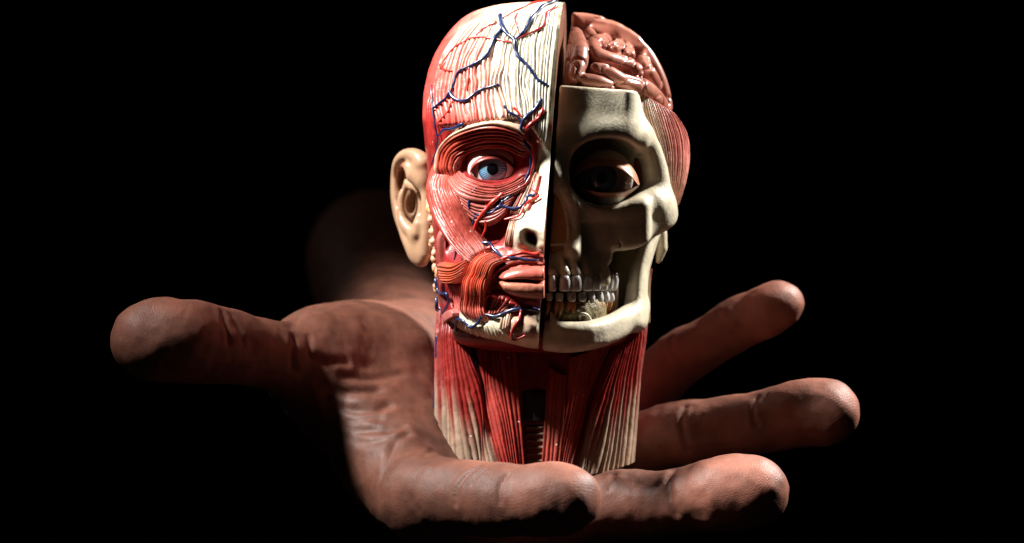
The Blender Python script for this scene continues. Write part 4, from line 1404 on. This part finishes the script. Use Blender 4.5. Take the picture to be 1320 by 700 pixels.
FOLDS = [
    # thumb joint
    ([(288, 396), (296, 415), (300, 440)], 0.6, 0.7, 0.15), ([(302, 402), (312, 420), (318, 440)], 0.4, 0.6, 0.1), ([(246, 384), (243, 400)], 0.25, 0.5, 0),
    ([(384, 432), (382, 455), (384, 478)], 0.9, 0.9, 0.2), ([(400, 430), (402, 455)], 0.4, 0.7, 0.1),
    # wrinkles of the ball of the thumb
    ([(408, 462), (425, 466), (450, 462)], 0.7, 0.8, 0.2),
    ([(415, 500), (440, 503), (470, 503), (490, 499)], 0.9, 0.9, 0.35),
    ([(418, 519), (445, 525), (480, 524), (505, 518)], 1.1, 0.9, 0.4),
    ([(420, 532), (450, 538), (490, 534)], 0.8, 0.8, 0.3),
    ([(425, 545), (455, 552), (500, 550), (522, 546)], 0.9, 0.9, 0.3),
    ([(432, 560), (470, 568), (500, 562)], 0.6, 0.8, 0.2),
    ([(445, 482), (480, 486), (520, 478)], 0.5, 0.8, 0.2),
    ([(385, 400), (378, 418)], 0.3, 0.8, 0.1),
    # life line round to the forefinger
    ([(526, 556), (508, 566), (498, 590), (486, 615)], 1.2, 0.9, 0.35),
    # forefinger joints
    ([(612, 600), (596, 612), (584, 632), (582, 650)], 0.55, 0.6, 0.15), ([(604, 603), (590, 620)], 0.3, 0.5, 0.1), ([(622, 604), (606, 622)], 0.3, 0.5, 0.1),
    ([(652, 606), (642, 625), (640, 645)], 0.4, 0.6, 0.12), ([(545, 585), (562, 578)], 0.35, 0.6, 0.1),
    # middle finger
    ([(868, 600), (858, 620), (860, 645), (868, 665)], 0.7, 0.8, 0.2), ([(790, 606), (782, 625)], 0.5, 0.7, 0.1),
    # ring finger
    ([(882, 520), (876, 540), (878, 565), (884, 585)], 0.6, 0.7, 0.2), ([(890, 518), (886, 540)], 0.35, 0.6, 0.1), ([(975, 506), (968, 525), (970, 550)], 0.5, 0.6, 0.15), ([(983, 505), (978, 520)], 0.3, 0.5, 0.1),
    # little finger
    ([(862, 432), (866, 450), (875, 470)], 0.5, 0.6, 0.15), ([(922, 396), (930, 415), (944, 432)], 0.5, 0.6, 0.15), ([(930, 394), (938, 410)], 0.25, 0.5, 0.1),
]
for pts, dep, wid, out in FOLDS:
    palm_ = 400 < pts[0][0] < 530 and pts[0][1] > 455
    fold([on_hand(u, v) for u, v in pts], dep * (0.55 if palm_ else 0.85), wid * (1.25 if palm_ else 1.1), out * (0.6 if palm_ else 0.8))
# soft unevenness of flesh
hV = hV + hN * ((noise3(hV * 0.16) - 0.5) * 0.9 + (noise3(hV * 0.45 + 5) - 0.5) * 0.28)[:, None]
# fingerprints: rings round each pad
phase = np.zeros(len(hV))
mask = np.zeros(len(hV))
for core, _d, R_ in ((C(250, 402, -38), 0, 25), (C(700, 598, -54), 0, 19), (C(925, 588, -36), 0, 23), (C(1030, 488, -5), 0, 20), (C(985, 362, 20), 0, 13)):
    q = hV - core
    dist = np.sqrt((q * np.array([0.8, 1.0, 1.0])) ** 2 @ np.ones(3))
    near = np.linalg.norm(q, axis=1) < R_ + 8
    mk = 1 - sstep(R_ * 0.8, R_ * 1.25, np.linalg.norm(q, axis=1))
    use = near & (mk > mask)
    phase[use] = (dist * 2 * np.pi / 0.52)[use]
    mask[use] = mk[use]
tone = mix(np.array([0.145, 0.056, 0.035]), np.array([0.20, 0.076, 0.050]), noise3(hV * 0.12))
tips = np.zeros(len(hV))
for c_, r_ in ((C(200, 440, -36), 16), (C(720, 640, -56), 15), (C(950, 628, -38), 17), (C(1060, 530, -7), 15), (C(1000, 395, 19), 12)):
    tips = np.maximum(tips, 1 - sstep(r_ * 0.4, r_ * 1.1, np.linalg.norm(hV - c_, axis=1)))
tone = mix(tone, np.array([0.30, 0.115, 0.078]), tips)  # fingertips painted lighter to carry their highlights
hand = mesh_obj('hand', hV, hF, M_SKIN, None, tone, {'ridge_phase': phase, 'ridge_mask': mask}, origin=C(560, 600, 20))
hand['label'] = 'open brown-skinned right hand held palm up, fingers spread, balancing the anatomy model'
hand['category'] = 'hand'

# ------------------------------------------------------------------ dark backdrop far behind
bd_m, bd_nt, bd_b = nodes_of('black_backdrop_cloth')
bd_b.inputs['Base Color'].default_value = (0.012, 0.011, 0.010, 1)
bd_b.inputs['Roughness'].default_value = 0.95
bd_b.inputs['Specular IOR Level'].default_value = 0.1
bn_ = bd_nt.nodes.new('ShaderNodeTexNoise')
bn_.inputs['Scale'].default_value = 9
bm_ = bd_nt.nodes.new('ShaderNodeMapRange')
bm_.inputs['To Min'].default_value = 0.004
bm_.inputs['To Max'].default_value = 0.02
cr_ = bd_nt.nodes.new('ShaderNodeCombineColor')
bd_nt.links.new(bn_.outputs['Fac'], bm_.inputs['Value'])
for i_ in range(3):
    bd_nt.links.new(bm_.outputs['Result'], cr_.inputs[i_])
bd_nt.links.new(cr_.outputs[0], bd_b.inputs['Base Color'])
xs = np.linspace(-1500, 1500, 90)
zs = np.linspace(-900, 900, 12)
XX, ZZ = np.meshgrid(xs, zs, indexing='ij')
bdV = np.stack([XX, 1600 + 25 * np.sin(XX / 60) + 12 * np.sin(XX / 23 + ZZ / 300), ZZ], -1).reshape(-1, 3)
bd = mesh_obj('backdrop', bdV, grid_faces(90, 12), bd_m, None, origin=(0, 1600, -900))
bd['kind'] = 'structure'
bd['label'] = 'black cloth backdrop in deep shadow behind the hand'
bd['category'] = 'backdrop'

for o in bpy.data.objects:
    if '_org' in o:
        del o['_org']
